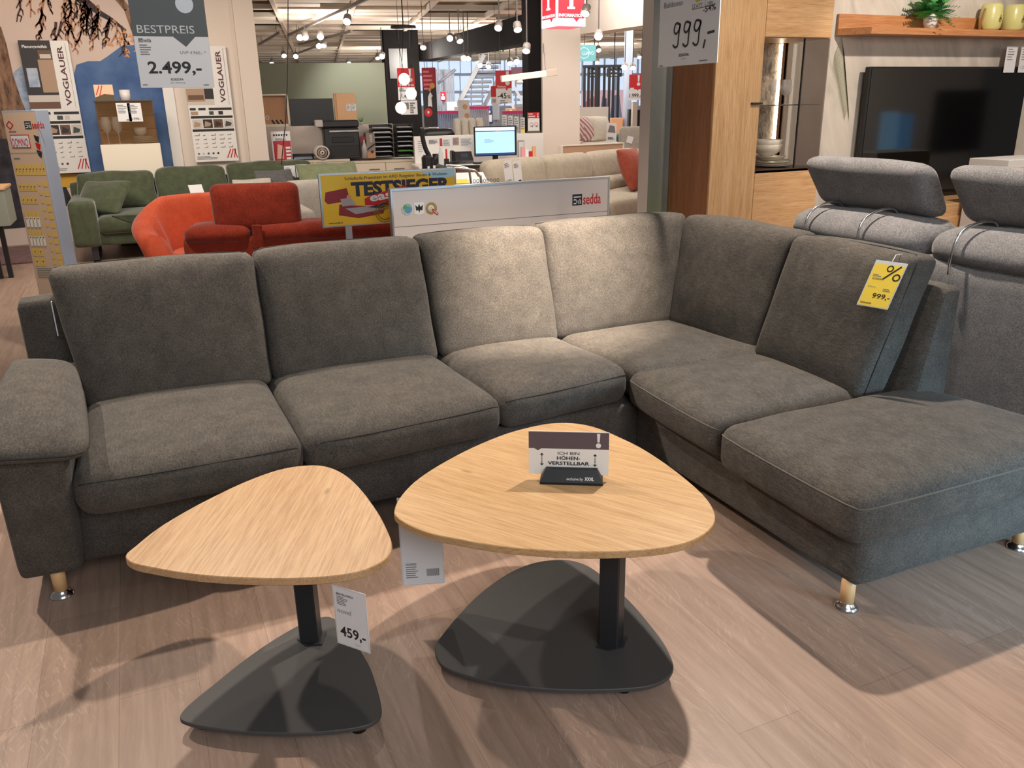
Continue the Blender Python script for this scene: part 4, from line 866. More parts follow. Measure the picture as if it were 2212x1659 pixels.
for k in range(34):
    t = rnd.random(); i = min(3, int(t*4)); f = t*4-i; x = main[i][0]*(1-f)+main[i+1][0]*f+rnd.uniform(-150, 15)*(rnd.random() < .55); y = main[i][1]*(1-f)+main[i+1][1]*f-rnd.uniform(0, 25)*(1-t)
    pts = [(x, y)]
    for j in range(5): x += rnd.uniform(-7, 6); y += rnd.uniform(7, 18); pts.append((x, y))
    c = TWIG if rnd.random() < .7 else TW2; a.line(P(pts), [.030, .026, .022, .018, .014, .010], c, 5)
    for j in (1, 2, 3, 4):
        s = rnd.choice((-1, 1)); a.line(P([pts[j], (pts[j][0]+s*rnd.uniform(4, 9), pts[j][1]+rnd.uniform(3, 9)), (pts[j][0]+s*rnd.uniform(5, 10), pts[j][1]+rnd.uniform(10, 16))]), [.018, .014, .008], c, 5)
for k in range(16):
    x = 245+rnd.uniform(-18, 50); y = 65+rnd.uniform(0, 60); a.poly(P([(x+rnd.uniform(4, 9)*math.cos(q*.9)*(1 if q % 2 else .4), y+rnd.uniform(4, 8)*math.sin(q*.9)*(1 if q % 2 else .4)) for q in range(7)]), ORL, 6)
a.build('picture', mu)
# two brand posters
def poster(label, x0, x1, yt, yb, seed, dark_left):
    po, L = on(YP(MW-0.10), 'brand_poster', label, 'poster', x0[0], x0[1], None)
    w = L(*x1)[0]; z0 = L(150, yb)[1]; z1 = L(150, yt)[1]
    b = MB().box((0, 0, z0), (w, 0.02, z1), bev=0.002).build('board', WHITE, po); h = z1-z0
    for x in (0.08, w-0.08): MB().cyl((x, 0.02, (z0+z1)/2), (x, 0.072, (z0+z1)/2), 0.012, 8).build('wall_spacer', ALU, po)
    a = Art(0.0, 0.0025, (0, z0)); r = random.Random(seed); DK = mat('poster_dark', (44, 40, 42), 0.6); TN = mat('poster_tan', (176, 146, 122), 0.6); BR = mat('poster_brown', (110, 78, 60), 0.6); LT = mat('poster_light', (206, 198, 190), 0.6); GRN = mat('poster_green', (64, 74, 72), 0.6); MAR = mat('poster_maroon', (84, 30, 40), 0.6)
    if dark_left: a.rect(0, h*.60, w*.63, h, DK); a.rect(w*.32, h*.62, w*.63, h*.86, TN, 2); a.rect(w*.35, h*.86, w*.62, h*.93, BR, 2); a.rect(w*.38, h*.87, w*.60, h*.90, LT, 3); a.rect(w*.06, h*.66, w*.28, h*.80, fogm('mural_mountain', 0, 0, 0), 2); a.rect(0, h*.52, w*.63, h*.60, LT, 2); a.rect(0.0, h*.50, w*.62, h*.55, BR, 3); a.text('Planungsvielfalt', w*.06, h*.945, h*.022, WHITE, 3, 0.02, w=w*.5)
    else: a.rect(0, h*.50, w*.6, h, LT); a.rect(0, h*.53, w*.4, h*.64, TN, 2); a.rect(w*.4, h*.55, w*.6, h*.64, DK, 2); a.rect(w*.03, h*.545, w*.37, h*.585, BR, 3)
    a.text('VOGLAUER', w*.86, h*.52, w*.115, MAR, 3, 0.015, w=h*.44, rot=PI/2); a.line([(w*.93, h*.5), (w*.93, h*.98)], w*.006, INKG, 2)
    for (y, xs) in ((.455, ((0, .16), (.19, .38), (.42, .97))), (.385, ((0, .97),)), (.27, ((0, .97),))):
        for x0_, x1_ in xs: a.rect(w*x0_+w*.03, h*y, w*x1_, h*(y+.02), INK, 2)
    a.rect(w*.04, h*.415, w*.2, h*.445, TN, 2); a.rect(w*.45 if not dark_left else w*.5, h*.415, w*.62 if dark_left else w*.55, h*.445, GRN, 2); a.rect(w*.66, h*.415, w*.76, h*.445, INK if not dark_left else LT, 2)
    for k in range(4): a.rect(w*(.05+k*.235), h*.30, w*(.05+k*.235+.21), h*.375, (LT, DK, BR, LT)[k], 2); a.poly([(w*(.07+k*.235), h*.31), (w*(.2+k*.235), h*.315), (w*(.23+k*.235), h*.34), (w*(.1+k*.235), h*.36)], (TN, TN, DK, GRN)[k], 3)
    for j in range(4):
        for k in range(5):
            x = w*(.06+k*.185); y = h*(.235-j*.036); s = r.uniform(.04, .11); a.line([(x, y), (x+w*s, y), (x+w*s, y+h*r.uniform(.005, .018))], w*.01, INKG if j > 1 else GREYP, 2)
    for k in range(5): a.disc(w*(.1+k*.11), h*.075, w*.025, (INKG, LT, GREYP, GREYP, INK)[k], 2, 10)
    for k in range(3): a.line([(w*(.74+k*.08), h*.03), (w*(.84+k*.055), h*.11)], w*.022, RED, 2)
    a.line([(w*.92, h*.11), (w*.97, h*.03)], w*.022, RED, 2); a.lines(w*.05, h*.05, w*.5, 3, h*.004, h*.011, INKG)
    a.build('lettering', b); return po
poster('white poster with upright maroon lettering and a dark interior picture on the tree mural', (58, 190), (166, 200), 88, 374, 1, True)
poster('white poster with upright maroon lettering and a tan sideboard picture on the white wall', (402, 200), (500, 210), 96, 362, 2, False)
# vitrine
vi, L = on(YP(MW-0.75), 'vitrine', 'brown glass vitrine on a white cabinet base in front of the blue mural', 'cabinet', 212, 311, 0.0)
v0, v1 = L(211, 265)[0], L(336, 265)[0]; zb_, zt_ = L(280, 311)[1], L(270, 219)[1]; c0, c1 = L(221, 340)[0], L(350, 340)[0]
MB().box((c0, -0.04, 0.06), (c1, 0.42, zb_), bev=0.004).build('body', CREAM, vi); MB().box((c0+.04, 0.02, 0), (c1-.04, 0.38, 0.06)).build('plinth', BLACKM, vi)
WBR = wood('vitrine_oak', (146, 96, 50), (170, 118, 66), (190, 138, 84), 'x', 0.6, 0.5, knots=False)
bk = MB().box((v0, 0.36, zb_), (v1, 0.38, zt_)).build('back_board', WBR, vi)
m = MB(); 
for k in (1, 2): m.box((v0, 0.355, zb_+(zt_-zb_)*k/3-.003), (v1, 0.36, zb_+(zt_-zb_)*k/3+.003))
m.build('groove', mat('groove', (60, 40, 26), 0.8), bk)
SM2 = mat('vitrine_glass', (120, 92, 60), 0.05, alpha=0.28, spec=0.6)
MB().box((v0, 0.0, zb_), (v1, 0.006, zt_)).build('glass_door', SM2, vi); MB().box((v0, 0.006, zb_), (v0+.006, .36, zt_)).build('glass_side', SM2, vi); MB().box((v1-.006, 0.006, zb_), (v1, .36, zt_)).build('glass_side', SM2, vi)
MB().box((v0-.01, -0.005, zt_), (v1+.01, 0.385, zt_+.012)).build('top_board', mat('vitrine_top', (64, 48, 38), 0.3), vi)
vm = MTX[vi.name]
for px, lab in ((234, 'tall stemmed wine glass in the vitrine, at the open side of the pair'), (258, 'tall stemmed wine glass in the vitrine, beside the plates')):
    q = vm @ Vector((L(px, 300, .15)[0], .15, zb_+.001)); tag(MB().lathe([(.045, 0), (.006, .008), (.006, .11), (.05, .16), (.055, .22), (.04, .29), (.037, .29), (.05, .22), (.004, .12)], 16).build('wine_glass', GL, None, loc=q), lab, 'glass')
zz_ = zb_+.001
for k in range(4):
    q = vm @ Vector((L(310, 300, .16)[0], .16, zz_)); tag(MB().lathe([(.09, 0), (.155-.012*k, .018), (.157-.012*k, .02), (.08, .006), (0, .006)], 24).build('plate', CROCK, None, loc=q), ('lowest', 'second', 'third', 'topmost')[k]+' plate of the small stack in the vitrine', 'plate', 'plates in the vitrine'); zz_ += .02
q = vm @ Vector((L(306, 300, .16)[0], .16, zz_)); tag(MB().lathe([(.03, 0), (.06, .03), (.07, .09), (.065, .09), (.05, .03), (0, .01)], 20).build('bowl', CROCK, None, loc=q), 'small deep bowl on the plates in the vitrine', 'bowl')
for px, lab in ((256, 'white price card on the vitrine glass, without a price'), (280, 'white 2.098 price card on the vitrine glass')):
    t = thing('price_card', lab, 'price card', vm @ Vector((L(px, 263)[0], -.004, L(px, 263)[1]))); w = .14; h = .195
    b = MB().box((0, 0, 0), (w, .003, h)).build('card', PAPER, t); aa = Art(0, .0015); aa.lines(w*.1, h*.9, w*.7, 6, .006, .016, INKG); aa.text('2.098,-', w*.15, h*.1, h*.13, INK, w=w*.7) if px == 280 else aa.rect(w*.6, h*.06, w*.85, h*.11, INK); aa.build('lettering', b)
t = thing('leaflet_stand', 'small leaflet stand with a red stripe picture on the vitrine', 'leaflet stand', vm @ Vector((L(207, 218, .1)[0], .1, zt_+.012)))
w = .19; h = .165; b = MB().box((0, 0, 0), (w, .012, h)).build('board', mat('leaflet_sky', (232, 196, 158), 0.5), t); aa = Art(0, .002); aa.poly([(0, 0), (w, 0), (w, h*.35), (w*.5, h*.42), (0, h*.2)], mat('leaflet_land', (92, 74, 44), 0.6)); aa.line([(w*.08, h*.35), (w*.3, h*.95)], w*.05, RED, 2); aa.line([(w*.25, h*.3), (w*.45, h*.95)], w*.05, RED, 2); aa.build('picture', b)
q = vm @ Vector((L(272, 218, .12)[0], .12, zt_+.012)); tag(MB().lathe([(.055, 0), (.055, .11), (.05, .11), (.05, .01), (0, .01)], 20).build('tin', mat('tin_white', (226, 220, 220), 0.4), None, loc=q), 'small white printed tin on the vitrine', 'tin')
# hanging sideboard far left, rug
hb, L = on(YP(8.6), 'grey_sideboard', 'low grey sideboard with an oak top cut by the picture edge', 'sideboard', 13, 480, 0.0)
x0 = L(-80, 440)[0]; x1 = L(13, 440)[0]; z1 = L(5, 405)[1]; z0 = L(5, 489)[1]
MB().box((x0, 0, z0), (x1, .5, z1-.02), bev=.003).build('body', mat('sideboard_grey', (142, 146, 134), 0.5), hb); MB().box((x0-.01, -.01, z1-.02), (x1+.01, .51, z1)).build('top_board', OAK, hb)
for x in (x0+.1, x1-.14): MB().box((x, .28, 0), (x+.04, .32, z0)).build('leg', BLACKM, hb)
RUG = fabric('rug', (112, 70, 70), (150, 110, 104), fine=60, speck=.5)
tag(MB().box((-2.9, 9.7, 0.001), (-1.05, 11.0, 0.012)).build('rug', RUG), 'dark red patterned rug on the floor before the tree mural', 'rug')

# ---------------------------------------------------------------- green sofa
GRF = fabric('green_velvet', (72, 78, 60), (88, 96, 74), fine=160, speck=.2, sheen=0.5); GRL = fabric('green_velvet_pale', (124, 132, 100), (142, 150, 116), fine=160, speck=.2, sheen=.4)
gso, L = on(YP(9.35), 'green_sofa', 'dark green velvet sofa standing before the mural wall', 'sofa', 185, 540, 0.0)
e0, e1 = L(152, 490)[0], L(213, 490)[0]; za0, za1 = L(185, 536)[1], L(180, 437)[1]; xr_ = L(700, 500, .8)[0]; zs_ = L(260, 468)[1]; zbk = L(330, 370, .85)[1]
block('armrest', box8((e0, 0, za0), (e1, 1.0, za1)), .04, {'+w': .015}, GRF, gso, 10, False)
block('base', box8((e1-.01, 0.03, za0), (xr_, 1.0, za0+.15)), .03, {}, GRF, gso, 8, False)
sx = L(500, 480)[0]
block('seat_cushion', box8((e1, -0.01, za0+.12), (sx, .8, zs_)), .05, {'+w': .03, '-v': .02}, GRF, gso, 10, False); block('seat_cushion', box8((sx, -0.01, za0+.12), (xr_, .8, zs_)), .05, {'+w': .03, '-v': .02}, GRF, gso, 10, False)
block('back_frame', box8((e0, .9, za0), (xr_, 1.05, zbk-.08)), .04, {}, GRF, gso, 8, False)
bxs = [L(163, 400, .75)[0], L(336, 400, .75)[0], L(494, 400, .75)[0], L(682, 400, .75)[0]]
for k in range(3): block('back_cushion', [(bxs[k], .66, zs_), (bxs[k+1], .66, zs_), (bxs[k], .95, zs_), (bxs[k+1], .95, zs_), (bxs[k]+.01, .80, zbk+.02*k), (bxs[k+1]-.01, .80, zbk+.02*k), (bxs[k]+.01, .98, zbk+.02*k), (bxs[k+1]-.01, .98, zbk+.02*k)], .06, {'-v': .05, '+w': .02}, GRF, gso, 12, False, .006, 50+k)
for x in (e0+.05, xr_-.25):
    m = MB(); m.box((x+.10, .05, 0), (x+.16, .12, za0)); m.box((x+.10, .8, 0), (x+.16, .87, za0)); m.box((x+.10, .05, 0), (x+.16, .87, .02)); m.build('leg', BLACKM, gso)
gm = MTX[gso.name]
def cushion(name, label, L, px, py, dy, w, h, z0, rzy, material, th=.09, lean=.25, seed=0, M=None, cat='cushion'):
    c = (M or gm) @ Vector((L(px, py, dy)[0], dy, z0)); t = thing(name, label, cat, c, rzy)
    S0 = [(-w/2, -th, 0), (w/2, -th, 0), (-w/2, th, 0), (w/2, th, 0), (-w/2, -th+lean, h), (w/2, -th+lean, h), (-w/2, th+lean, h), (w/2, th+lean, h)]
    k = .22; cc = [(x, y*0+(lean*z/h)+(y-lean*z/h)*k, z) for x, y, z in S0]
    o, S = block('cover', cc, .02, {'-v': th*.95, '+v': th*.95}, material, t, 12, False, .004, seed); return t
cushion('throw_pillow', 'dark green velvet pillow leaning in the sofa corner at the armrest', L, 205, 440, .27, .50, .30, zs_+.02, -.55, GRF, .12, .30, 3)
cushion('throw_pillow', 'grey pillow on the green sofa under the price cards', L, 600, 390, .34, .42, .29, zs_+.06, .1, fabric('grey_pillow', (92, 92, 92), (110, 110, 110), fine=120, speck=.3), .1, .2, 4)
cushion('throw_pillow', 'pale green pillow beside the grey pillow on the green sofa', L, 722, 390, .36, .72, .34, zs_+.06, .15, GRL, .13, .25, 5)
cushion('throw_pillow', 'off white pillow on the green sofa above the red headrest', L, 545, 395, .16, .42, .24, zs_+.04, -.1, PALE, .1, .2, 6)
for k, (x0, y0, lab) in enumerate(((616, 386, 'white price card on the green sofa back, with a barcode'), (641, 383, 'white 4.293 price card on the green sofa back'))):
    t = thing('price_card', lab, 'price card', gm @ Vector((L(x0, y0, .7)[0], .70, L(x0, y0, .7)[1]))); w = .125; h = .145
    b = MB().box((0, 0, 0), (w, .003, h)).build('card', PAPER, t); aa = Art(0, .002); aa.lines(w*.1, h*.85, w*.6, 3, .005, .015, INKG); aa.text('4.293,-', w*.2, h*.12, h*.15, INK, w=w*.7) if k else aa.rect(w*.55, h*.08, w*.85, h*.15, INK); aa.build('lettering', b); MB().box((w*.4, .003, h*.5), (w*.6, .09, h*.55)).build('clip', ALU, t)
t = thing('card_holder', 'pale grey folded card standing on the green sofa seat', 'card', gm @ Vector((L(418, 422, .3)[0], .3, zs_+.03))); m = MB(); m.mesh([(0, 0, 0), (.14, 0, 0), (.10, .06, .22), (-.04, .06, .22), (0, .12, 0), (.14, .12, 0)], [(0, 1, 2, 3), (3, 2, 5, 4)]); m.build('card', PAPER, t)
# black glass C table
g0, L2 = on(YP(8.35), 'glass_side_table', 'black glass side table between the green sofa and the orange armchair', 'table', 300, 560, 0.0)
z1 = .50; pts = [Vector(zp(x, y, z1))-g0.location for x, y in ((241, 466), (285, 481), (340, 480), (372, 463))]
m = MB(); m.prism([(p.x, p.y) for p in pts], z1-.01, z1); m.build('table_top', mat('black_glass', (18, 18, 20), .06, spec=.8), g0)
pp = [(p.x, p.y) for p in pts]; cxy = (sum(p[0] for p in pp)/4, sum(p[1] for p in pp)/4)
MB().cyl((cxy[0]+.1, cxy[1], .015), (cxy[0]+.1, cxy[1], z1-.01), .02).build('post', BLACKM, g0); MB().prism([(cxy[0]+(p[0]-cxy[0])*.7, cxy[1]+(p[1]-cxy[1])*.7) for p in pp], 0, .015).build('base_plate', BLACKM, g0)

# ---------------------------------------------------------------- beige sofa in front of the information area
p0 = HP(8.9).pt(1066, 380); pc = Pl(-0.42, 0); pc = Pl(-0.42, p0.dot(pc.n)); BEG = fabric('beige_weave', (186, 174, 156), (202, 190, 172), fine=200, speck=.3)
cs, L = on(pc, 'beige_sofa', 'long beige sofa in front of the information desk', 'sofa', 1066, 400, 0.0)
bx_ = [L(1066, 380)[0], L(1190, 380)[0], L(1288, 380)[0], L(1400, 380)[0]]; zt1 = L(1066, 352)[1]; zt2 = L(1370, 321)[1]; zt_ = (zt1+zt2)/2; zm_ = zt_-.34
for k in range(3):
    block('back_bolster', [(bx_[k], 0, zm_), (bx_[k+1], 0, zm_), (bx_[k], .22, zm_), (bx_[k+1], .22, zm_), (bx_[k], .07, zt_), (bx_[k+1], .07, zt_), (bx_[k], .27, zt_), (bx_[k+1], .27, zt_)], .09, {'-v': .03, '+w': .01}, BEG, cs, 12, False, .002, 60+k)
    block('back_cushion', box8((bx_[k], -.14, .42), (bx_[k+1], .1, zm_+.06)), .08, {'-v': .03}, BEG, cs, 10, False)
    block('seat_cushion', box8((bx_[k], -.85, .22), (bx_[k+1], .05, .45)), .06, {'+w': .025}, BEG, cs, 8, False)
block('back_frame', box8((bx_[0], .1, .08), (bx_[3], .3, zm_+.1)), .05, {}, BEG, cs, 8, False)
block('base', box8((bx_[0]+.02, -.8, .08), (bx_[3]-.02, .28, .24)), .03, {}, BEG, cs, 8, False)
for x in (bx_[0]+.1, bx_[3]-.1):
    for y in (-.7, .2): MB().cyl((x, y, 0), (x, y, .09), .025).build('leg', BLACKM, cs)
cm_ = MTX[cs.name]
cushion('throw_pillow', 'rust red pillow at the far end of the beige sofa', L, 1384, 400, -.48, .52, .46, .47, .6, fabric('rust_pillow', (156, 74, 58), (172, 88, 70), fine=160, speck=.3), .12, .2, 8, cm_)
for k, (x0, y0, lab) in enumerate(((1092, 398, 'white 4.699 price card on the beige sofa'), (1112, 398, 'white card with a barcode on the beige sofa'))):
    t = thing('price_card', lab, 'price card', cm_ @ Vector((L(x0, y0, -.19)[0], -.19, L(x0, y0, -.19)[1])), .25); w = .11; h = .23
    b = MB().box((0, 0, 0), (w, .003, h)).build('card', PAPER, t); b.rotation_euler.y = -.12; aa = Art(0, .002); aa.lines(w*.1, h*.9, w*.6, 3, .006, .016, INKG); aa.text('4.699,-', w*.1, h*.08, h*.1, INK, w=w*.8) if not k else aa.rect(w*.5, h*.08, w*.85, h*.14, INK); aa.build('lettering', b); MB().box((w*.4, .003, h*.6), (w*.6, .07, h*.64)).build('clip', ALU, t)
# bed headboard behind
p0 = HP(11.3).pt(1211, 330); ph_ = Pl(-0.1, 0); ph_ = Pl(-0.1, p0.dot(ph_.n)); hb2, L = on(ph_, 'headboard', 'light brown headboard panel standing behind the beige sofa', 'headboard', 1211, 330, 0.0)
x1 = L(1345, 320)[0]; z1 = L(1280, 311)[1]; MB().box((.03, 0, .2), (x1, .06, z1-.015), bev=.004).build('panel', mat('headboard_tan', (196, 156, 128), 0.6), hb2)
m = MB(); m.box((0, -.01, 0), (.03, .07, z1)); m.box((.03, -.01, z1-.015), (x1, .07, z1)); m.box((x1, -.01, 0), (x1+.02, .07, z1)); m.build('frame', CREAM, hb2)
# ---------------------------------------------------------------- information area
def gplane(px, py, d):
    p = HP(d).pt(px, py); q = Pl(GA, 0); return Pl(GA, p.dot(q.n))
GS = gplane(750, 350, 11.3)           # front of the counter units
GW = GS.off(0.62)                     # low wall behind them
GG = GS.off(1.6)                      # green wall
LAM = mat('unit_beige', (206, 192, 172), 0.5); KNOB = mat('handle_grey', (130, 118, 104), 0.4, .5)
DOORM = mat('unit_door', (214, 200, 180), 0.45)
def unit(px0, px1, lab, kn):
    u, L = on(GS, 'counter_unit', lab, 'cabinet', px0, 345, 0.0); w = L(px1, 345)[0]; z = L((px0+px1)/2, 346)[1]
    MB().box((0, .02, .05), (w, .58, z-.03)).build('body', LAM, u); MB().box((-.005, 0, z-.03), (w+.005, .60, z), bev=.002).build('worktop', LAM, u); MB().box((.02, .05, 0), (w-.02, .5, .05)).build('plinth', BLACKM, u)
    for k in range(2):
        d = MB().box((k*w/2+.004, 0.0, .06), ((k+1)*w/2-.004, .018, z-.034), bev=.002).build('door', DOORM, u)
        x = k*w/2+w*.25+(0.08 if k == 0 else -.05); MB().box((x-.07, -.014, z-.12), (x+.07, -.004, z-.108)).build('handle', KNOB, d)
    return u, L, z, w
uA, LA, zA_, wA = unit(590, 755, 'beige counter unit below the black printer and the rolled newspaper', 0)
uB, LB, zB_, wB = unit(757, 906, 'beige counter unit below the letter trays', 0)
mA = MTX[uA.name]
def setd(name, lab, cat, px, dy=.15, rz=0.0, L=LA, M=mA, z=None, group=None):
    q = M @ Vector((L(px, 340, dy)[0], dy, zA_+.0005 if z is None else z)); return thing(name, lab, cat, q, -GA+rz, group)
PS = 11.3/1770.0   # metres per pixel near the counter
# printer
t = setd('printer', 'large black office printer on the beige counter unit', 'printer', 742, .08); w = 72*PS; h = 78*PS; DG = mat('printer_dark', (36, 37, 40), .5); LG = mat('printer_light', (186, 180, 176), .5)
MB().box((-w/2, 0, 0), (w/2, .44, h*.78), bev=.012).build('body', DG, t)
MB().box((-w/2+.02, -.006, .03), (w/2-.02, 0, h*.34), bev=.004).build('paper_drawer', BLACK, t)
MB().box((-w*.28, -.012, h*.42), (w*.34, -.0, h*.56), bev=.004).build('output_slot', BLACK, t)
m = MB(); m.mesh([(-w*.34, -.02, h*.72), (w*.5, -.02, h*.72), (w*.5, .12, h*.80), (-w*.34, .12, h*.80), (-w*.34, -.02, h*.69), (w*.5, -.02, h*.69), (w*.5, .12, h*.77), (-w*.34, .12, h*.77)], [(0, 1, 2, 3), (7, 6, 5, 4), (0, 4, 5, 1), (1, 5, 6, 2), (2, 6, 7, 3), (3, 7, 4, 0)]); m.build('control_panel', LG, t)
s_ = MB().box((-w*.66, .04, h*.80), (w*.52, .44, h*.98), bev=.015).build('scanner', DG, t); MB().box((-w*.72, .02, h*.82), (-w*.5, .3, h), bev=.01).build('feeder', LG, t)
a = Art(-.021, .001); a.rect(-w*.02, h*.695, w*.2, h*.715, mat('panel_screen', (150, 170, 190), .3)); a.build('display', t)
# letter trays
def trays(px, lab, n, wpx, green):
    t = setd('letter_tray_stack', lab, 'letter trays', px, .12); w = wpx*PS; hh = 68*PS/n
    for k in range(n):
        m = MB(); z = k*hh; m.box((-w/2, 0, z), (w/2, .32, z+.008)); m.box((-w/2, 0, z), (-w/2+.006, .32, z+hh*.8)); m.box((w/2-.006, 0, z), (w/2, .32, z+hh*.8)); m.box((-w/2, .314, z), (w/2, .32, z+hh*.8)); tr = m.build('tray', BLACK, t)
        m = MB(); m.box((-w*.43, .03, z+.009), (w*.42, .28, z+.012+.004*(k % 3))); m.build('paper', PAPER if not (green and k < 2) else mat('paper_green', (108, 186, 84), .6), tr)
    return t
trays(829, 'taller stack of black letter trays beside the grey magazine file', 7, 44, False); trays(878, 'black letter tray stack with green sheets, at the counter end', 7, 37, True)
t = setd('magazine_file', 'grey upright magazine file beside the black letter trays', 'magazine file', 803, .02); w = 18*PS; MB().box((-w/2, 0, 0), (w/2, .28, 50*PS), bev=.002).build('box', mat('file_grey', (128, 116, 108), .6), t)
a = Art(0, .002); a.rect(-w*.45, 0, w*.45, 50*PS*.25, mat('file_tan', (178, 128, 92), .6)); a.poly([(-w*.45, 50*PS*.3), (w*.45, 50*PS*.52), (w*.45, 50*PS*.60), (-w*.45, 50*PS*.38)], INK); a.disc(w*.1, 50*PS*.25, w*.16, INK, 2); a.text('FOLDER', w*.2, 50*PS*.66, w*.3, PAPER, 2, w=50*PS*.28, rot=PI/2); a.build('lettering', t)
# rolled newspapers, tray, leaflet box, spray bottle
t = setd('newspaper_roll', 'rolled bundle of newspapers between the black tray and printer', 'newspaper', 697, .02); m = MB(); r0 = .09
for k in range(3): m.m(mat('newsprint', (198, 188, 178), .8) if k % 2 == 0 else mat('newsprint_dark', (150, 136, 128), .8)).mesh([(math.cos(2*PI*i/24)*r*1.05-.02*j, -.04+.34*j, .09+math.sin(2*PI*i/24)*r) for j in (0, 1) for r in (r0-.03*k, r0-.03*k-.02) for i in range(24)], [(i, (i+1) % 24, 48+(i+1) % 24, 48+i) for i in range(24)]+[(i, (i+1) % 24, 24+(i+1) % 24, 24+i) for i in range(24)], True)
m.build('paper', None, t)
t = setd('desk_tray', 'flat black tray of papers beside the rolled newspapers', 'tray', 655, .05); m = MB(); m.box((-.14, 0, 0), (.14, .26, .012)); m.box((-.14, 0, 0), (-.132, .26, .07)); m.box((.132, 0, 0), (.14, .26, .07)); m.box((-.14, .252, 0), (.14, .26, .07)); m.build('tray', BLACK, t); MB().box((-.12, .02, .013), (.12, .24, .035)).build('paper', mat('paper_blue', (130, 140, 156), .6), t)
t = setd('brochure_pack', 'red and white brochure pack with black dots on the counter unit', 'brochures', 611, .02, .0); w = 38*PS; h = 58*PS; b = MB().box((-w/2, 0, 0), (w/2, .06, h), bev=.002).build('pack', PAPER, t); a = Art(0, .002)
a.rect(-w*.42, 0, w*.48, h*.68, mat('brochure_red', (176, 44, 56), .5)); a.poly([(-w*.3, h*.08), (w*.05, h*.08), (w*.1, h*.5), (-w*.2, h*.58)], mat('brochure_skin', (216, 168, 150), .5), 2)
for k in range(6): a.disc(-w*.34+k*w*.13, h*.88, w*.05, INK, 2, 10)
for k in range(4): a.rect(w*.2, h*(.05+k*.12), w*.44, h*(.12+k*.12), PAPER, 2)
a.lines(-w*.3, h*.78, w*.6, 3, .006, .014, INKG); a.build('picture', b)
t = setd('spray_bottle', 'clear spray bottle with a red trigger beside the printer', 'bottle', 789, .05); MB().lathe([(.04, 0), (.04, .14), (.015, .2), (.015, .24)], 14).build('bottle', mat('bottle_clear', (196, 190, 190), .2, alpha=.6), t); m = MB(); m.box((-.055, -.012, .235), (.03, .012, .28), bev=.006); m.box((-.035, -.008, .19), (-.02, .008, .24)); m.build('trigger', mat('trigger_red', (130, 24, 44), .4), t)
# low wall, upper display units
LW = mat('low_wall_paint', (206, 194, 186), .7)
lx0 = GW.pt(560, 300); lx1 = GW.pt(846, 300); zl = GW.pt(700, 271).z
w_, L = on(GW, 'partition_low', 'low pale partition behind the counter units', 'partition', 560, 300, 0.0); ww = L(850, 300)[0]; MB().box((-.4, 0, 0), (ww, .12, zl)).build('panel', LW, w_)
GU = GW.off(0.02); wm = MTX[w_.name]
def upst(name, lab, cat, px0, px1, py0, py1, dy=.0):
    t, L_ = on(GU, name, lab, cat, px0, py1, zl+.0005); return t, L_(px1, py1)[0], L_((px0+px1)/2, py0)[1]
t, w, h = upst('open_wall_unit', 'open oak wall unit lined in white on the low partition', 'cabinet', 570, 628, 203, 272)
MB().box((0, .08, 0), (w, .10, h)).build('back_board', mat('oak_plain', (196, 148, 108), .5), t)
m = MB(); m.box((0, 0, 0), (.02, .1, h)); m.box((w-.025, 0, 0), (w, .1, h)); m.box((0, 0, h-.02), (w, .1, h)); m.box((0, 0, 0), (w, .1, .03)); m.build('frame', CREAM, t)
a = Art(.075, .002); [a.line([(w*(.42+k*.16), h*.06), (w*(.32+k*.16), h*.2)], w*.06, INK) for k in range(3)]; a.ring(w*.16, h*.28, w*.05, w*.075, PAPER, 1, 14); a.build('price_marks', t)
t, w, h = upst('black_panel_unit', 'black television-like panel on the low partition', 'panel', 629, 724, 213, 272); MB().box((.005, .02, 0), (w-.005, .07, h), bev=.003).build('panel', mat('panel_black', (34, 30, 30), .35), t)
t, w, h = upst('oak_cabinet', 'upright oak cabinet with two price cards on the low partition', 'cabinet', 731, 773, 201, 272); MB().box((-.03, .015, 0), (w, .1, h), bev=.002).build('body', mat('oak_plain2', (206, 160, 118), .5), t); MB().box((0, 0, .003), (w-.003, .015, h-.003), bev=.002).build('door', mat('oak_plain3', (218, 172, 130), .5), t)
om = MTX[t.name]
for k in range(2):
    c = thing('price_card', ('white price card on the oak cabinet door, toward the black panel', 'white price card on the oak cabinet door, toward the small plant')[k], 'price card', om @ Vector((w*(.48+k*.27), -.004, h*.44)), -GA); b = MB().box((0, 0, 0), (w*.22, .003, h*.22)).build('card', PAPER, c); aa = Art(0, .002); aa.lines(w*.03, h*.2, w*.15, 4, .006, .018, INKG); aa.build('lettering', b)
t, w, h = upst('small_plant', 'small green plant with pointed leaves beside the oak cabinet', 'plant', 776, 786, 258, 272); m = MB(); m.m(mat('pot_grey', (170, 160, 150), .6)).lathe([(.02, 0), (.03, .03), (.025, .03), (0, .025)], 12, Matrix.Translation((w/2, .05, 0))); m.build('pot', None, t); m = MB(); [m.mesh([(w/2-.008, .05, .02), (w/2+.008, .05, .02), (w/2+.05*math.cos(k*1.2), .05+.03*math.sin(k*1.2), .09+.02*(k % 3))], [(0, 1, 2)]) for k in range(7)]; m.build('leaves', FD, t)
# green wall
g0 = GG.pt(520, 200); g1 = GG.pt(832, 200); zt = GG.pt(700, 136).z; gw, L = on(GG, 'wall_back', 'sage green partition wall behind the counter', 'wall', 520, 300, 0.0); gw['kind'] = 'structure'; ww = L(834, 200)[0]
MB().box((-.6, 0, 0), (ww, .15, zt)).build('surface', mat('sage', (142, 148, 130), .8), gw)
q_ = GG.off(-1.0).pt(775, 150); spot('lamp_green_wall', (q_.x, q_.y, 2.75), tuple(GG.pt(785, 250)), 90, NEUT, 75, 0.8)
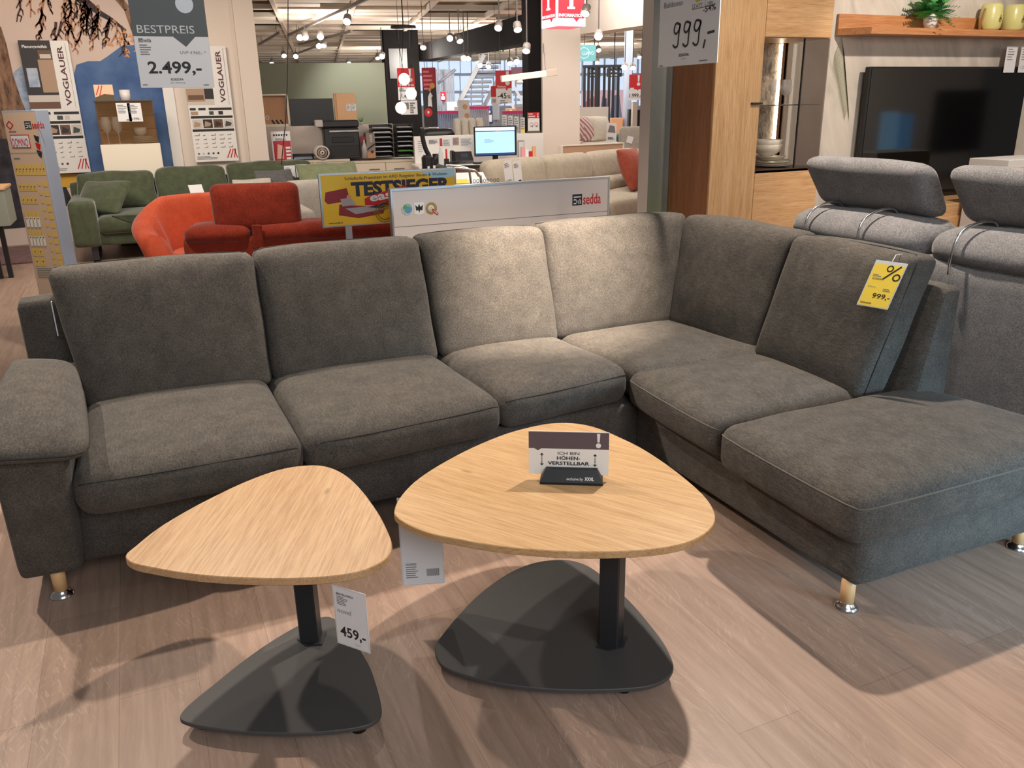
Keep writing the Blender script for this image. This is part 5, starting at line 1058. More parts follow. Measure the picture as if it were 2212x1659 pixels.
# black pillar, white pillar, beam
CHAR = mat('charcoal', (27, 25, 25), .8, spec=.1); GB = gplane(870, 300, 17.6)
def struct_box(name, lab, pl, px0, px1, z0, z1, dep, material, pyr=200, cat='pillar'):
    o, L = on(pl, name, lab, cat, px0, pyr, z0); w = L(px1, pyr)[0]; MB().box((0, 0, 0), (w, dep, z1-z0)).build('surface', material, o); o['kind'] = 'structure'; return o, L, w
bp, Lb, wb = struct_box('pillar', 'black pillar behind the letter trays carrying a red price sign', GB, 836, 909, 0, 2.95, .5, CHAR)
gpan, L = on(GB.off(-.03), 'pillar_panel', 'grey metal cover panel high on the black pillar', 'panel', 843, 170, None); x1 = L(882, 170)[0]; z1 = L(860, 105)[1]; MB().box((0, 0, 0), (x1, .028, z1)).build('panel', mat('panel_grey', (92, 92, 92), .4, .5), gpan)
GP2 = gplane(1200, 250, 11.9)
wp_, Lw, wwp = struct_box('pillar', 'white pillar beneath the red information cube', GP2, 1172, 1253, 0, 2.95, .5, WALLW)
o, L, w = struct_box('trim_3', 'charcoal upright strip beside the white pillar', GP2.off(.06), 1142, 1173, GP2.pt(1150, 288).z, 2.95, .3, CHAR, cat='trim')
# charcoal beam from the black pillar towards the white one
def beam(name, lab, pts, dep, material):
    m = MB(); v = [Vector(p) for p in pts]; n = ((v[1]-v[0]).cross(Vector((0, 0, 1)))).normalized()*dep
    if n.dot(_r) < 0: n = -n
    m.mesh(v+[p+n for p in v], [(0, 1, 2, 3), (7, 6, 5, 4), (0, 4, 5, 1), (1, 5, 6, 2), (2, 6, 7, 3), (3, 7, 4, 0)]); o = m.build(name, material); tag(o, lab, 'beam', kind='structure')
A0 = HP(18.0).pt(900, 132); B0 = HP(11.95).pt(1148, 90); A1 = HP(18.0).pt(900, 99); B1 = HP(11.95).pt(1148, 26)
beam('trim_4', 'charcoal ceiling beam running back from the white pillar', [A0, B0, Vector((B0.x, B0.y, max(B1.z, B0.z+.3))), Vector((A0.x, A0.y, max(A1.z, A0.z+.3)))], .35, CHAR)
C0 = GP2.pt(1253, 74); D0 = HP(10.6).pt(1396, 54); beam('trim_5', 'white lintel running from the white pillar over the passage', [C0, D0, Vector((D0.x, D0.y, 2.95)), Vector((C0.x, C0.y, 2.95))], .3, WALLW)
# low desk wall, desk
GD = GP2.off(-.02); dwl, L = on(GD, 'desk_partition', 'low white partition behind the desk with sheets pinned on it', 'partition', 897, 345, 0.0); w = L(1174, 300)[0]; zd = L(1000, 292)[1]
pan = MB().box((0, 0, 0), (w, .1, zd)).build('panel', WHITE, dwl); a = Art(0, .002); r = random.Random(2)
for (x0, x1, y0, y1, c) in ((903, 917, 302, 338, PAPER), (925, 948, 299, 312, PAPER), (950, 955, 299, 316, RED), (956, 976, 299, 318, PAPER), (978, 991, 297, 314, mat('list_brown', (176, 150, 140), .6)), (994, 1022, 297, 318, PAPER)):
    p, q = L(x0, y1), L(x1, y0); a.rect(p[0], p[1], q[0], q[1], c); a.lines(p[0]+.01, q[1]-.015, (q[0]-p[0])*.8, 6, .006, (q[1]-p[1])/8, INKG, 2, x0)
a.build('notices', pan)
zdk = .735; GDF = GP2.off(-.75); dk, L = on(GDF, 'desk', 'white desk with a dark edged top carrying the monitor', 'desk', 905, 350, 0.0); w = L(1180, 350)[0]
MB().box((0, .0, zdk-.03), (w, .73, zdk), bev=.003).build('desktop', WHITE, dk)
MB().box((.02, .03, .03), (L(985, 350)[0], .6, zdk-.03)).build('drawer_unit', DOORM, dk); MB().box((w-.06, .03, 0), (w-.02, .6, zdk-.03)).build('leg', BLACKM, dk); MB().box((L(1000, 350)[0], .4, .03), (w-.06, .42, zdk-.03)).build('modesty_panel', LAM, dk)
ex0 = L(992, 350)[0]; m = MB(); m.mesh([(ex0, -.002, zdk-.035), (w, -.26, zdk-.035), (w, -.22, zdk-.035), (ex0, .04, zdk-.035), (ex0, -.002, zdk+.001), (w, -.26, zdk+.001), (w, -.22, zdk+.001), (ex0, .04, zdk+.001)], [(0, 1, 2, 3), (7, 6, 5, 4), (0, 4, 5, 1), (1, 5, 6, 2), (2, 6, 7, 3), (3, 7, 4, 0)]); m.build('edge_band', BLACK, dk)
m = MB(); m.mesh([(ex0, .0, zdk-.03), (w, -.24, zdk-.03), (w, .01, zdk-.03), (ex0, .0, zdk-.002), (w, -.24, zdk-.002), (w, .01, zdk-.002)], [(0, 1, 2), (5, 4, 3), (0, 3, 4, 1), (1, 4, 5, 2), (2, 5, 3, 0)]); m.build('desk_extension', WHITE, dk)
dm_ = MTX[dk.name]
def ond(name, lab, cat, px, dy, rz=0): return thing(name, lab, cat, dm_ @ Vector((L(px, 335, dy)[0], dy, zdk+.0008)), -GA+rz)
PD = (GDF.pt(1071, 300)-CAMP).dot(_h)/1770.0
t = ond('monitor', 'computer monitor with a light blue screen on the white desk', 'monitor', 1071, .35); hm = (331-265)*PD; w2 = 46.5*PD; zc = .085
MB().box((-.12, -.08, 0), (.12, .1, .012), bev=.003).build('stand_base', BLACK, t); MB().box((-.035, .02, .01), (.035, .05, zc+.12)).build('stand', BLACK, t)
MB().box((-w2, -.02, zc), (w2, .03, zc+hm*.93), bev=.006).build('bezel', BLACK, t)
s_ = MB().box((-w2+.012, -.023, zc+.014), (w2-.03, -.02, zc+hm*.93-.016)).build('screen', mat('screen_blue', (150, 196, 236), .3, emit=1.0, ecol=(158, 200, 238)), t)
a = Art(-.023, .0012); sb = mat('screen_bar', (214, 230, 246), .4, emit=.9); a.rect(-w2+.012, zc+hm*.79, w2-.03, zc+hm*.885, sb); a.rect(-w2+.012, zc+hm*.76, w2-.03, zc+hm*.785, mat('screen_navy', (44, 62, 120), .4, emit=.5)); a.rect(w2*.0, zc+hm*.762, w2*.2, zc+hm*.783, mat('screen_red', (196, 60, 80), .4, emit=.6), 2); a.rect(-w2+.012, zc+.014, w2-.03, zc+.04, mat('screen_navy'), 1); a.lines(-w2*.55, zc+hm*.52, w2*.5, 4, .003, .012, INKG); a.build('window_picture', s_)
t = ond('keyboard', 'black keyboard in front of the computer monitor', 'keyboard', 1062, .13); MB().box((-.22, 0, 0), (.22, .14, .02), bev=.004).build('keys', BLACK, t)
t = ond('computer_mouse', 'black computer mouse beside the keyboard', 'mouse', 1100, .15); MB().sph((0, .05, .014), .03, 12, (1, 1.6, .5)).build('shell', BLACK, t)
t = ond('desk_phone', 'black desk telephone beside the monitor', 'telephone', 1004, .3); m = MB(); m.mesh([(-.12, 0, 0), (.12, 0, 0), (.12, .16, 0), (-.12, .16, 0), (-.12, .02, .04), (.12, .02, .04), (.12, .15, .15), (-.12, .15, .15)], [(3, 2, 1, 0), (0, 1, 5, 4), (1, 2, 6, 5), (2, 3, 7, 6), (3, 0, 4, 7), (4, 5, 6, 7)]); m.build('body', BLACK, t); MB().box((-.17, .0, .0), (-.125, .16, .17), bev=.015).build('receiver', BLACK, t); a = Art(.05, .001); a.rect(-.04, .08, .06, .13, mat('phone_screen', (60, 70, 84), .3)); lt = a.build('display', t); lt.data.transform(Matrix.Translation((0, .015, 0)))
t = ond('pen_cup', 'black pen cup on the desk beside the water bottle', 'cup', 941, .25); MB().lathe([(.04, 0), (.042, .14), (.038, .14), (.036, .01), (0, .01)], 14).build('cup', BLACK, t)
t = ond('water_bottle', 'clear plastic water bottle on the desk', 'bottle', 952, .12); MB().lathe([(.03, 0), (.033, .03), (.031, .12), (.033, .15), (.012, .20), (.012, .22)], 14).build('bottle', mat('bottle_pet', (214, 222, 226), .1, alpha=.5), t); MB().lathe([(.014, .215), (.014, .235)], 12).build('cap', WHITE, t)
t = ond('red_marker', 'red marker standing in a black holder on the desk', 'marker', 964, .2); MB().box((-.03, -.03, 0), (.03, .03, .08), bev=.006).build('holder', BLACK, t); MB().cyl((0, 0, .02), (.004, 0, .2), .012).build('pen', RED, t)
t = ond('cable_clutter', 'heap of black cables and a headset on the desk', 'cables', 982, .18); m = MB(); r = random.Random(9); m.tube(spline([(r.uniform(-.16, .16), r.uniform(-.03, .06), r.uniform(.006, .05)) for _ in range(9)], 6, False), .006, 6); m.build('cable', BLACK, t)
t = ond('leaflet_holder', 'holder of pink and white leaflets beside the monitor', 'leaflets', 1142, .3)
for k in range(4): MB().box((-.1+k*.055, .0+.01*k, 0), (-.052+k*.055, .03+.01*k, .19-.03*(k % 3))).build('leaflet', (mat('leaf_pink', (226, 150, 150), .6), PAPER, RED, mat('leaf_orange', (224, 166, 120), .6))[k], t)
t = ond('screen_stand', 'small grey standing frame beside the leaflet holder', 'frame', 1126, .45); MB().box((-.045, 0, 0), (.045, .02, .27), bev=.003).build('frame', mat('frame_grey', (166, 166, 166), .4), t); aa = Art(0, .002); aa.rect(-.035, .05, .035, .25, PAPER); aa.build('sheet', t)
# brochures and white chair on top of the desk partition
pm_ = MTX[dwl.name]; Ld = lambda px, dy=.0: (pm_.inverted() @ GD.off(dy).pt(px, 290)).x
t = thing('brochure_stand', 'red and white brochure with round pictures standing on the partition by the pillar', 'brochures', pm_ @ Vector((Ld(1142), .03, zd)), -GA); w = 27*PD; h = 44*PD; b = MB().box((0, 0, .02), (w, .01, h), bev=.001).build('sheet', PAPER, t); MB().box((-.005, -.02, 0), (w+.005, .04, .03)).build('base', mat('base_olive', (96, 92, 60), .5), t); a = Art(0, .002); a.rect(0, h*.72, w, h, RED); a.lines(w*.05, h*.95, w*.6, 3, .012, .03, PAPER, 2); a.excl(w*.86, h*.75, h*.22, PAPER, 2); [a.ring(w*(.3+k*.4), h*.42, w*.12, w*.17, mat('tricycle', (214, 150, 140), .6), 2, 16) for k in (0, 1)]; [a.disc(w*(.36+k*.4), h*.34, w*.07, INKG, 3, 12) for k in (0, 1)]; a.build('picture', b)
for k in range(4):
    t = thing('brochure_rack', ('grey brochure bundle farthest from the red one on the partition', 'second grey brochure bundle on the partition', 'third grey brochure bundle on the partition', 'grey and yellow brochure bundle next to the red one on the partition')[k], 'brochures', pm_ @ Vector((Ld(1087+k*13), .03, zd)), -GA, 'brochures on the desk partition'); w = 10*PD; h = (40-2*k)*PD; b = MB().box((0, 0, 0), (w, .05, h), bev=.001).build('bundle', mat('brochure_grey', (196, 198, 200), .5), t); a = Art(0, .002); a.lines(w*.1, h*.9, w*.8, 5, .012, .03, INKG); a.rect(w*.1, h*.05, w*.9, h*.4, YELL if k == 3 else mat('brochure_mid', (150, 156, 160), .6)); a.build('picture', b)
GC = GD.off(.7)
t, L = on(GC, 'white_wing_chair', 'white tufted armchair behind the desk partition', 'armchair', 1000, 290, 0.0); w = L(1068, 290)[0]; h = L(1033, 256)[1]; WHF = fabric('white_weave', (222, 214, 200), (234, 226, 214), fine=160, speck=.2)
for k in range(4): block('back_channel', [(w*k/4, .55, .35), (w*(k+1)/4, .55, .35), (w*k/4, .7, .35), (w*(k+1)/4, .7, .35), (w*k/4, .62, h), (w*(k+1)/4, .62, h), (w*k/4, .78, h), (w*(k+1)/4, .78, h)], .05, {'-v': .03}, WHF, t, 8, False)
block('seat_cushion', box8((0, 0, .2), (w, .6, .45)), .06, {'+w': .02}, WHF, t, 8, False)
for x in (.08, w-.08): MB().cyl((x, .3, 0), (x, .3, .21), .03).build('leg', BLACKM, t)
t, L = on(GC.off(-.2), 'black_bench', 'black leather bench with a roll back behind the desk partition', 'bench', 912, 295, 0.0); w = L(988, 295)[0]; z1 = L(950, 278)[1]; LEA = mat('black_leather', (26, 25, 27), .35)
block('back_roll', box8((0, .1, z1-.17), (w, .3, z1)), .08, {}, LEA, t, 10, False); block('body', box8((0.02, .12, .1), (w-.02, .28, z1-.1)), .04, {}, LEA, t, 8, False); MB().box((.05, .12, 0), (w-.05, .28, .1)).build('plinth', BLACK, t)
# office chair, chrome chair, desk calendar board
GO = GS.off(-1.5)
t, L = on(GO, 'office_chair', 'black office chair seen edge-on in front of the desk', 'office chair', 924, 400, 0.0); m = MB(); P = [L(x, y) for x, y in ((912, 276), (915, 300), (921, 322), (929, 338), (933, 352))]
m.tube(spline([(p[0], .05, p[1]) for p in P], 5, False), .028, 8); m.build('back_post', BLACK, t)
x0 = L(914, 350)[0]; x1 = L(936, 350)[0]; zc0 = L(924, 400)[1]; zc1 = L(924, 335)[1]; MB().box((x0, 0, .38), (x1, .14, zc1), bev=.03).build('backrest', BLACK, t); a = Art(-.001, .002); a.rect((x0+x1)/2-.012, zc0+.1, (x0+x1)/2+.015, zc0+.22, PAPER); a.build('label', t)
MB().box((x0-.1, -.2, .40), (x1+.2, .3, .47), bev=.03).build('seat', BLACK, t); MB().cyl(((x0+x1)/2, .05, .05), ((x0+x1)/2, .05, .4), .03).build('column', BLACKM, t)
m = MB(); [m.cyl(((x0+x1)/2, .05, .06), ((x0+x1)/2+.28*math.cos(k*1.257), .05+.28*math.sin(k*1.257), .035), .018) for k in range(5)]; m.build('star_base', BLACKM, t)
GCH = gplane(1010, 380, 7.6); t, L = on(GCH, 'chrome_chair', 'cantilever chair with a bent chrome tube behind the white brand panel', 'chair', 1010, 400, 0.0); m = MB(); P = [L(x, y) for x, y in ((977, 364), (990, 363), (1010, 366), (1026, 369), (1034, 380), (1040, 396))]
pth = [(p[0], 0, p[1]) for p in P]+[(P[-1][0]+.04, 0, .05), (P[-1][0]-.1, 0, .018), (P[0][0], 0, .018), (P[0][0], .45, .018), (P[-1][0]-.1, .45, .018), (P[-1][0]+.04, .45, .05), (P[-1][0], .45, P[-1][1]), (P[3][0], .45, P[3][1]), (P[0][0], .45, P[0][1])]
m.tube(spline(pth, 4, False), .011, 8); m.build('frame', CHROME, t); MB().box((P[0][0]-.05, .03, .42), (P[-1][0]-.02, .42, .47), bev=.02).build('seat', mat('seat_dark', (56, 50, 52), .6), t); MB().box((P[0][0]-.08, .03, .47), (P[0][0]-.03, .42, P[0][1]+.02), bev=.02).build('backrest', mat('seat_dark'), t)
t, L = on(GCH.off(.8), 'ring_binder_board', 'white and yellow spiral board lying behind the chrome chair', 'calendar', 980, 398, None); w = L(1056, 398)[0]; zt = t.location.z; tb = thing('display_table', 'low white display table holding the spiral board', 'table', (t.location.x, t.location.y, 0), -GCH.a); MB().box((-.05, .0, zt-.04), (w+.05, .4, zt-.002)).build('table_top', WHITE, tb)
for x in (0, w-.04):
    for y in (.02, .34): MB().box((x, y, 0), (x+.04, y+.04, zt-.04)).build('leg', WHITE, tb)
m = MB(); m.m(PAPER).mesh([(0, .02, 0), (w, .02, 0), (w, .25, .09), (0, .25, .09), (0, .30, 0), (w, .30, 0)], [(0, 1, 2, 3), (3, 2, 5, 4)]); m.build('card', None, t); m = MB(); m.m(YELL).mesh([(.02, .012, .004), (w*.45, .012, .004), (w*.45, .10, .038), (.02, .10, .038)], [(0, 1, 2, 3)]); m.build('picture', None, t); m = MB(); [m.tube([(w*.6+k*.035+.012*math.cos(q), .02, .02+.018*math.sin(q)) for q in (0, .9, 1.8, 2.7, 3.6, 4.5, 5.4)], .003, 5, True) for k in range(8)]; m.build('spiral', BLACK, t)
# red and white price sign on the black pillar, pendant of three globes
GPS = gplane(880, 200, 13.0); t, L = on(GPS, 'wall_price_sign', 'red and white Bester Preis sign hanging before the black pillar', 'price sign', 863, 248, None)
x1 = L(901, 248)[0]; z1 = L(880, 147)[1]; zm = L(880, 217)[1]; zr = L(880, 188)[1]
b = MB().box((0, 0, zm+.006), (x1*.96, .01, z1)).build('board', PAPER, t); b2 = MB().box((x1*.1, 0, 0), (x1*1.04, .01, zm)).build('lower_board', PAPER, t)
a = Art(0, .003); a.rect(0, zr, x1*.96, z1, RED); a.excl(x1*.72, zr+(z1-zr)*.26, (z1-zr)*.70, PAPER, 2); a.text('Bester Preis', x1*.1, zr+(z1-zr)*.05, (z1-zr)*.13, PAPER, 2, .02, w=x1*.8); a.text('1.499,-', x1*.18, zm+(zr-zm)*.2, (zr-zm)*.32, INK, 2, .01, w=x1*.7); a.lines(x1*.06, zr-.02, x1*.4, 2, .012, .025, INKG, 2); a.rect(x1*.3, zm*.4, x1*.55, zm*.85, INKG, 2)
for k in range(5): a.lines(x1*.62, zm*(.85-k*.16), x1*.3, 1, .02, .03, INKG, 2, k)
a.build('lettering', b); MB().cyl((x1*.2, .005, z1), (x1*.2, .005, 2.95-t.location.z), .003, 6).build('wire', WIRE, t); MB().cyl((x1*.8, .005, z1), (x1*.8, .005, 2.95-t.location.z), .003, 6).build('wire', WIRE, t)
HB = HP(12.2); t = thing('pendant_lamp', 'pendant lamp of three glowing glass globes before the red price sign', 'lamp', HB.pt(871, 61), -YAW); pmx = MTX[t.name].inverted()
MB().lathe([(.0, .03), (.17, .03), (.18, .0), (0, 0)], 20).build('canopy', BLACKM, t); MB().cyl((0, 0, .03), (0, 0, 2.95-t.location.z), .008).build('stem', BLACKM, t)
for k, (x, y) in enumerate(((873, 171), (888, 202), (866, 233))):
    q = pmx @ HB.pt(x, y); r = 11.5*12.2/1770; xc = (-.11, .11, 0)[k] if False else q.x
    c = MB().cyl((q.x, .0, q.z+r), ((-.1, .12, .0)[k], 0, 0), .004, 6).build('cord', BLACK, t)
    gl = MB().sph((q.x, 0, q.z), r, 20).build('globe', mat('globe_glass', (250, 226, 206), .25, emit=2.2, ecol=(255, 220, 190)), t); MB().sph((q.x, -r*.35, q.z-r*.1), r*.72, 14).build('bulb', mat('bulb_glow', (255, 244, 230), .3, emit=9), gl)
# bar lamp, information cube
HL = gplane(1134, 166, 10.9); t = thing('bar_lamp', 'white horizontal bar lamp reaching in front of the white pillar', 'lamp', HL.pt(1083, 172), -GA); inv = MTX[t.name].inverted(); q = inv @ HL.off(.35).pt(1184, 160)
m = MB(); R = Matrix.Rotation(math.atan2(q.z, q.x), 4, 'Y').inverted(); ln = math.hypot(q.x, q.z); m.box((0, -.04, -.03), (ln*.80, .04, .045), R, .004); m.build('bar', mat('lamp_white', (244, 236, 226), .4, emit=.08), t); m = MB(); m.box((ln*.80, -.041, -.031), (ln, .041, .05), R, .004); m.build('end_block', mat('lamp_beige', (206, 190, 176), .5), t); MB().sph((ln*.32, 0, -.03), .05, 12, (1, 1, .6)).build('joint', WHITE, t)
q2 = inv @ GP2.off(-.01).pt(1174, 100); MB().tube(spline([(ln*.80, .02, .05+q.z*.9), (ln*.86, .2, .3), tuple(q2), (q2.x, q2.y, 2.86-t.location.z)], 6, False), .007, 6).build('cable', mat('cable_grey', (150, 146, 142), .6), t)
HI = HP(10.7); p0 = HI.pt(1202, 56); t = thing('information_cube', 'glowing red and white INFORMATION cube hanging before the white pillar', 'illuminated sign', p0, -YAW+.42); LIT = mat('lightbox_white', (220, 232, 250), .4, emit=.6); LRED = mat('lightbox_red', (206, 8, 36), .4, emit=.5); s = .40
MB().box((0, 0, 0), (s, s, .52), bev=.004).build('box', LIT, t); MB().box((.03, .03, -.004), (s-.03, s-.03, 0)).build('underside', mat('lightbox_pink', (232, 80, 100), .4, emit=.8), t)
def iface(name):
    a = Art(0, .003); a.poly([(s*.06, .09), (s*.58, .09), (s*.68, .05), (s*.78, .09), (s*.95, .09), (s*.95, .52), (s*.06, .52)], LRED); a.text('INFORMATION', s*.5, .105, .034, LIT, 2, .03, 'c', s*.84)
    a.rect(s*.36, .19, s*.62, .215, LIT, 2); a.rect(s*.43, .19, s*.56, .36, LIT, 2); a.rect(s*.36, .335, s*.5, .36, LIT, 2); a.disc(s*.49, .42, .035, LIT, 2, 16); return a.build(name, t)
iface('face'); f2 = iface('face'); f2.data.transform(Matrix.Translation((0, s, 0)) @ Matrix.Rotation(-PI/2, 4, 'Z')); [MB().cyl((x, s/2, .52), (x, s/2, 2.87-t.location.z), .006, 6).build('wire', WIRE, t) for x in (.1, s-.1)]
# pendant cord hanging down in front of the counter
HC = HP(8.4); pts = [HC.pt(x, y) for x, y in ((622, -40), (622, 60), (621, 150), (620, 195), (617, 260), (612, 310), (608, 356))]; t = thing('hanging_cord', 'thin black cord hanging from the ceiling before the counter', 'cord', pts[-1]); MB().tube(spline([tuple(p) for p in pts], 4, False)+[], .0045, 6).build('cord', BLACK, t, world=True)

# ---------------------------------------------------------------- ceiling
CEIL = mat('ceiling_cream', (236, 222, 205), .8); CEIL2 = mat('ceiling_dark', (150, 132, 113), .9)
pc_ = HP(8.0); o0 = pc_.pt(1106, 0); G = Matrix.Translation((o0.x, o0.y, 0)) @ Matrix.Rotation(-GA-.05, 4, 'Z')
m = MB(); m.mesh([(-9, 1.5, 3.25), (14, 1.5, 3.25), (14, 34, 3.25), (-9, 34, 3.25)], [(0, 1, 2, 3)], M=G); tag(m.build('ceiling', CEIL2), 'dull cream ceiling slab above the open panel grid', 'ceiling', kind='structure')
m = MB(); r = random.Random(4)
for i in range(19):
    for j in range(26):
        x = -8+i*1.15; y = 1.6+j*1.15
        if r.random() < .16: m.box((x, y, 2.93), (x+1.05, y+1.0, 2.95), G); continue
        if r.random() < .38: m.box((x, y, 2.92), (x+1.05, y+.35, 2.94), G); continue
        m.box((x, y, 2.90+r.uniform(-.02, .03)), (x+1.05, y+.5, 2.945), G); m.box((x, y+.58, 2.91), (x+1.05*r.choice((1, .6)), y+1.02, 2.95), G)
for i in range(20): m.box((-8.06+i*1.15, 1.5, 2.88), (-8.0+i*1.15, 32, 2.96), G)
for j in range(27): m.box((-8.1, 1.5+j*1.15, 2.885), (14, 1.56+j*1.15, 2.955), G)
tag(m.build('ceiling_panels', CEIL), 'open grid of cream ceiling panels', 'ceiling', kind='structure')
RAIL = mat('rail_grey', (150, 144, 138), .5, .3)
ZR = 2.78
def rail(a, b, lab):
    p, q = zp(*a, ZR), zp(*b, ZR); t = thing('lamp_track', lab, 'track', (p.x, p.y, ZR)); m = MB(); d = (q-p); L_ = d.length; M = Matrix.Translation(p) @ Matrix.Rotation(math.atan2(d.y, d.x), 4, 'Z'); m.box((0, -.02, 0), (L_, .02, .04), M); m.build('rail', RAIL, t, world=True)
    for f in (.15, .85): c = p+d*f; MB().cyl((c.x, c.y, ZR+.04), (c.x, c.y, 2.95), .006, 6).build('hanger', RAIL, t, world=True)
rail((812, -8), (622, 79), 'long grey lamp track running across the ceiling to the white pilaster'); rail((646, 98), (760, 70), 'short grey lamp track below the long one'); rail((560, 98), (606, 72), 'grey lamp track near the white pilaster'); rail((700, 96), (640, 118), 'grey lamp track above the green wall'); rail((1072, 42), (1122, 40), 'grey lamp track in front of the charcoal beam'); rail((966, 70), (1000, 69), 'grey lamp track by the middle of the charcoal beam')
LENS = mat('lens_glow', (255, 246, 236), .3, emit=14); HEAD = mat('spot_head', (150, 144, 138), .4, .2)
hd_me = MB().lathe([(0.0001, .03), (.045, .03), (.056, .02), (.062, -.10), (.056, -.10), (.055, -.085), (0.0001, -.085)], 14); tmp = hd_me.build('lamp_head', HEAD); MEH = tmp.data; bpy.data.objects.remove(tmp)
tmp = MB().lathe([(0.0001, -.125), (.03, -.118), (.056, -.09)], 14).build('lens', LENS); MEL = tmp.data; bpy.data.objects.remove(tmp)
tmp = MB().box((-.006, -.006, .0), (.006, .006, .20)).build('arm', mat('arm_grey', (96, 92, 90), .5)); MEA = tmp.data; bpy.data.objects.remove(tmp)
SP = [(751, 38), (658, 72), (646, 76), (692, 72), (700, 90), (688, 95), (612, 115), (588, 131), (639, 118), (752, 132), (815, 119), (826, 118), (914, 96), (991, 80), (972, 78), (1078, 52), (1117, 53), (1036, 137), (1056, 138), (1138, 99), (1115, 129), (1101, 130), (1267, 17), (1293, 72), (1292, 103), (1290, 129), (1350, 141), (1367, 140), (1380, 118), (1003, 121), (1012, 119)]
NEAR = {(914, 96): 14.6, (991, 80): 13.4, (972, 78): 13.6, (1078, 52): 11.6, (1117, 53): 11.0, (1036, 137): 16.5, (1056, 138): 16.6, (1138, 99): 11.0, (1115, 129): 14.0, (1101, 130): 14.2, (1267, 17): 9.8, (1293, 72): 10.6, (1350, 141): 15.0, (1367, 140): 15.2, (826, 118): 16.0, (1003, 121): 13.6, (1012, 119): 13.7}
for i, (x, y) in enumerate(SP):
    p = zp(x, y, 2.68); d = math.hypot(p.x, p.y)
    if d > 24: p = HP(24).pt(x, y)
    if (x, y) in NEAR: p = HP(NEAR[x, y]).pt(x, y)
    t = bpy.data.objects.new('ceiling_spotlight', None); COL.objects.link(t); t.location = p; t.rotation_euler = (0, 0, 0); tag(t, 'small round track spotlight glowing under the cream ceiling', 'spotlight', 'track spotlights under the ceiling')
    yaw_ = math.atan2(-p.x, p.y)
    for nm, me in (('lamp_head', MEH), ('lens', MEL)):
        c = bpy.data.objects.new(nm, me); COL.objects.link(c); c.parent = t; c.scale = (.85,)*3 if (x, y) in NEAR else (1, 1, 1); c.rotation_euler = (-.85+.25*math.sin(i*2.1), .25*math.cos(i*1.7), yaw_)
    c = bpy.data.objects.new('arm', MEA); COL.objects.link(c); c.parent = t; c.scale = (1, 1, max(.5, (2.82-p.z)/.20))
for i, (x, y) in enumerate(((700, 60), (900, 80), (1000, 80), (820, 120), (1320, 112), (1010, 122))):
    p = zp(x, y, 2.7); l = bpy.data.lights.new('track_glow', 'POINT'); l.energy = 78; l.color = NEUT; l.shadow_soft_size = .25; o = bpy.data.objects.new('track_glow', l); COL.objects.link(o); o.location = (p.x, p.y, 2.35)

# ---------------------------------------------------------------- the mall behind
HM = HP(30.0)
def flat(pl, name, lab, cat, x0, y0, x1, y1, material, th=.05, group=None, part='board', z0=None):
    o, L = on(pl, name, lab, cat, x0, y1, z0, group); w = L(x1, y1)[0]; h = L((x0+x1)/2, y0)[1]; b = MB().box((0, 0, 0), (w, th, h)).build(part, material, o); return o, L, w, h, b
SKYW = mat('mall_window', (204, 224, 250), .4, emit=.85); MALLW = mat('mall_wall', (204, 212, 224), .7)
o, L, w, h, b = flat(HM, 'wall_far', 'bright far wall of the mall hall', 'wall', 780, -60, 1480, 400, MALLW, .2, part='surface'); o['kind'] = 'structure'
a = Art(0, .02)
for k in range(22):
    x0 = 900+k*24
    for y0, y1 in ((118, 158), (164, 196), (202, 228)):
        p, q = L(x0, y1), L(x0+20, y0); a.rect(p[0], p[1], q[0], q[1], SKYW)
wn = a.build('window_1', None); wn.matrix_world = MTX[o.name]; tag(wn, 'tall bright window bands of the far mall wall', 'window', kind='structure')
# stairs seen through the opening
H1 = HP(19.0); STL = mat('stair_white', (206, 212, 222), .5); STT = mat('stair_tread', (148, 156, 172), .5)
st_, L = on(H1, 'staircase', 'white open staircase in the mall seen through the opening', 'staircase', 1000, 290, 0.0)
def sbar(p, q, wpx, material, nm, par, dy=0.0, dep=.12):
    a_, b_ = L(*p), L(*q); d = Vector((b_[0]-a_[0], b_[1]-a_[1])); n = Vector((-d.y, d.x)).normalized()*(wpx*19/1770/2); m = MB(); pts = [Vector(a_)-n, Vector(b_)-n, Vector(b_)+n, Vector(a_)+n]
    m.mesh([(v.x, dy, v.y) for v in pts]+[(v.x, dy+dep, v.y) for v in pts], [(0, 1, 2, 3), (7, 6, 5, 4), (0, 4, 5, 1), (1, 5, 6, 2), (2, 6, 7, 3), (3, 7, 4, 0)]); return m.build(nm, material, par)
sbar((988, 228), (1046, 118), 9, STL, 'stringer', st_); sbar((1036, 246), (1080, 160), 8, STL, 'stringer', st_, .5); sbar((940, 300), (988, 228), 9, STL, 'stringer', st_)
for k in range(9):
    f = k/8; x = 992+f*46; y = 222-f*86; p = L(x+2, y); q = L(x+48-4*f, y); m = MB(); m.box((p[0], .1, p[1]), (q[0], .55, p[1]+.05)); m.build('tread', STT, st_)
rl, L = on(HP(18.6), 'stair_railing', 'grey railing of upright bars beside the mall staircase', 'railing', 945, 290, 0.0)
for x in range(946, 984, 5): p = L(x, 240); q = L(x, 150); MB().box((p[0]-.02, 0, p[1]), (p[0]+.02, .04, q[1])).build('bar', STT, rl)
p = L(946, 180); q = L(984, 150); MB().cyl((p[0], 0, p[1]), (q[0], 0, q[1]), .03).build('handrail', STT, rl); MB().box((L(960, 240)[0]-.05, 0, 0), (L(960, 240)[0]+.05, .05, L(960, 150)[1])).build('post', STT, rl)
L_old = L
rs2, L = on(H1.off(-.5), 'staircase', 'second flight of white stairs beside the charcoal strip', 'staircase', 1110, 300, 0.0); MB().box((L(1136, 290)[0], .2, 0), (L(1142, 290)[0], .4, L(1136, 240)[1])).build('post', STT, rs2)
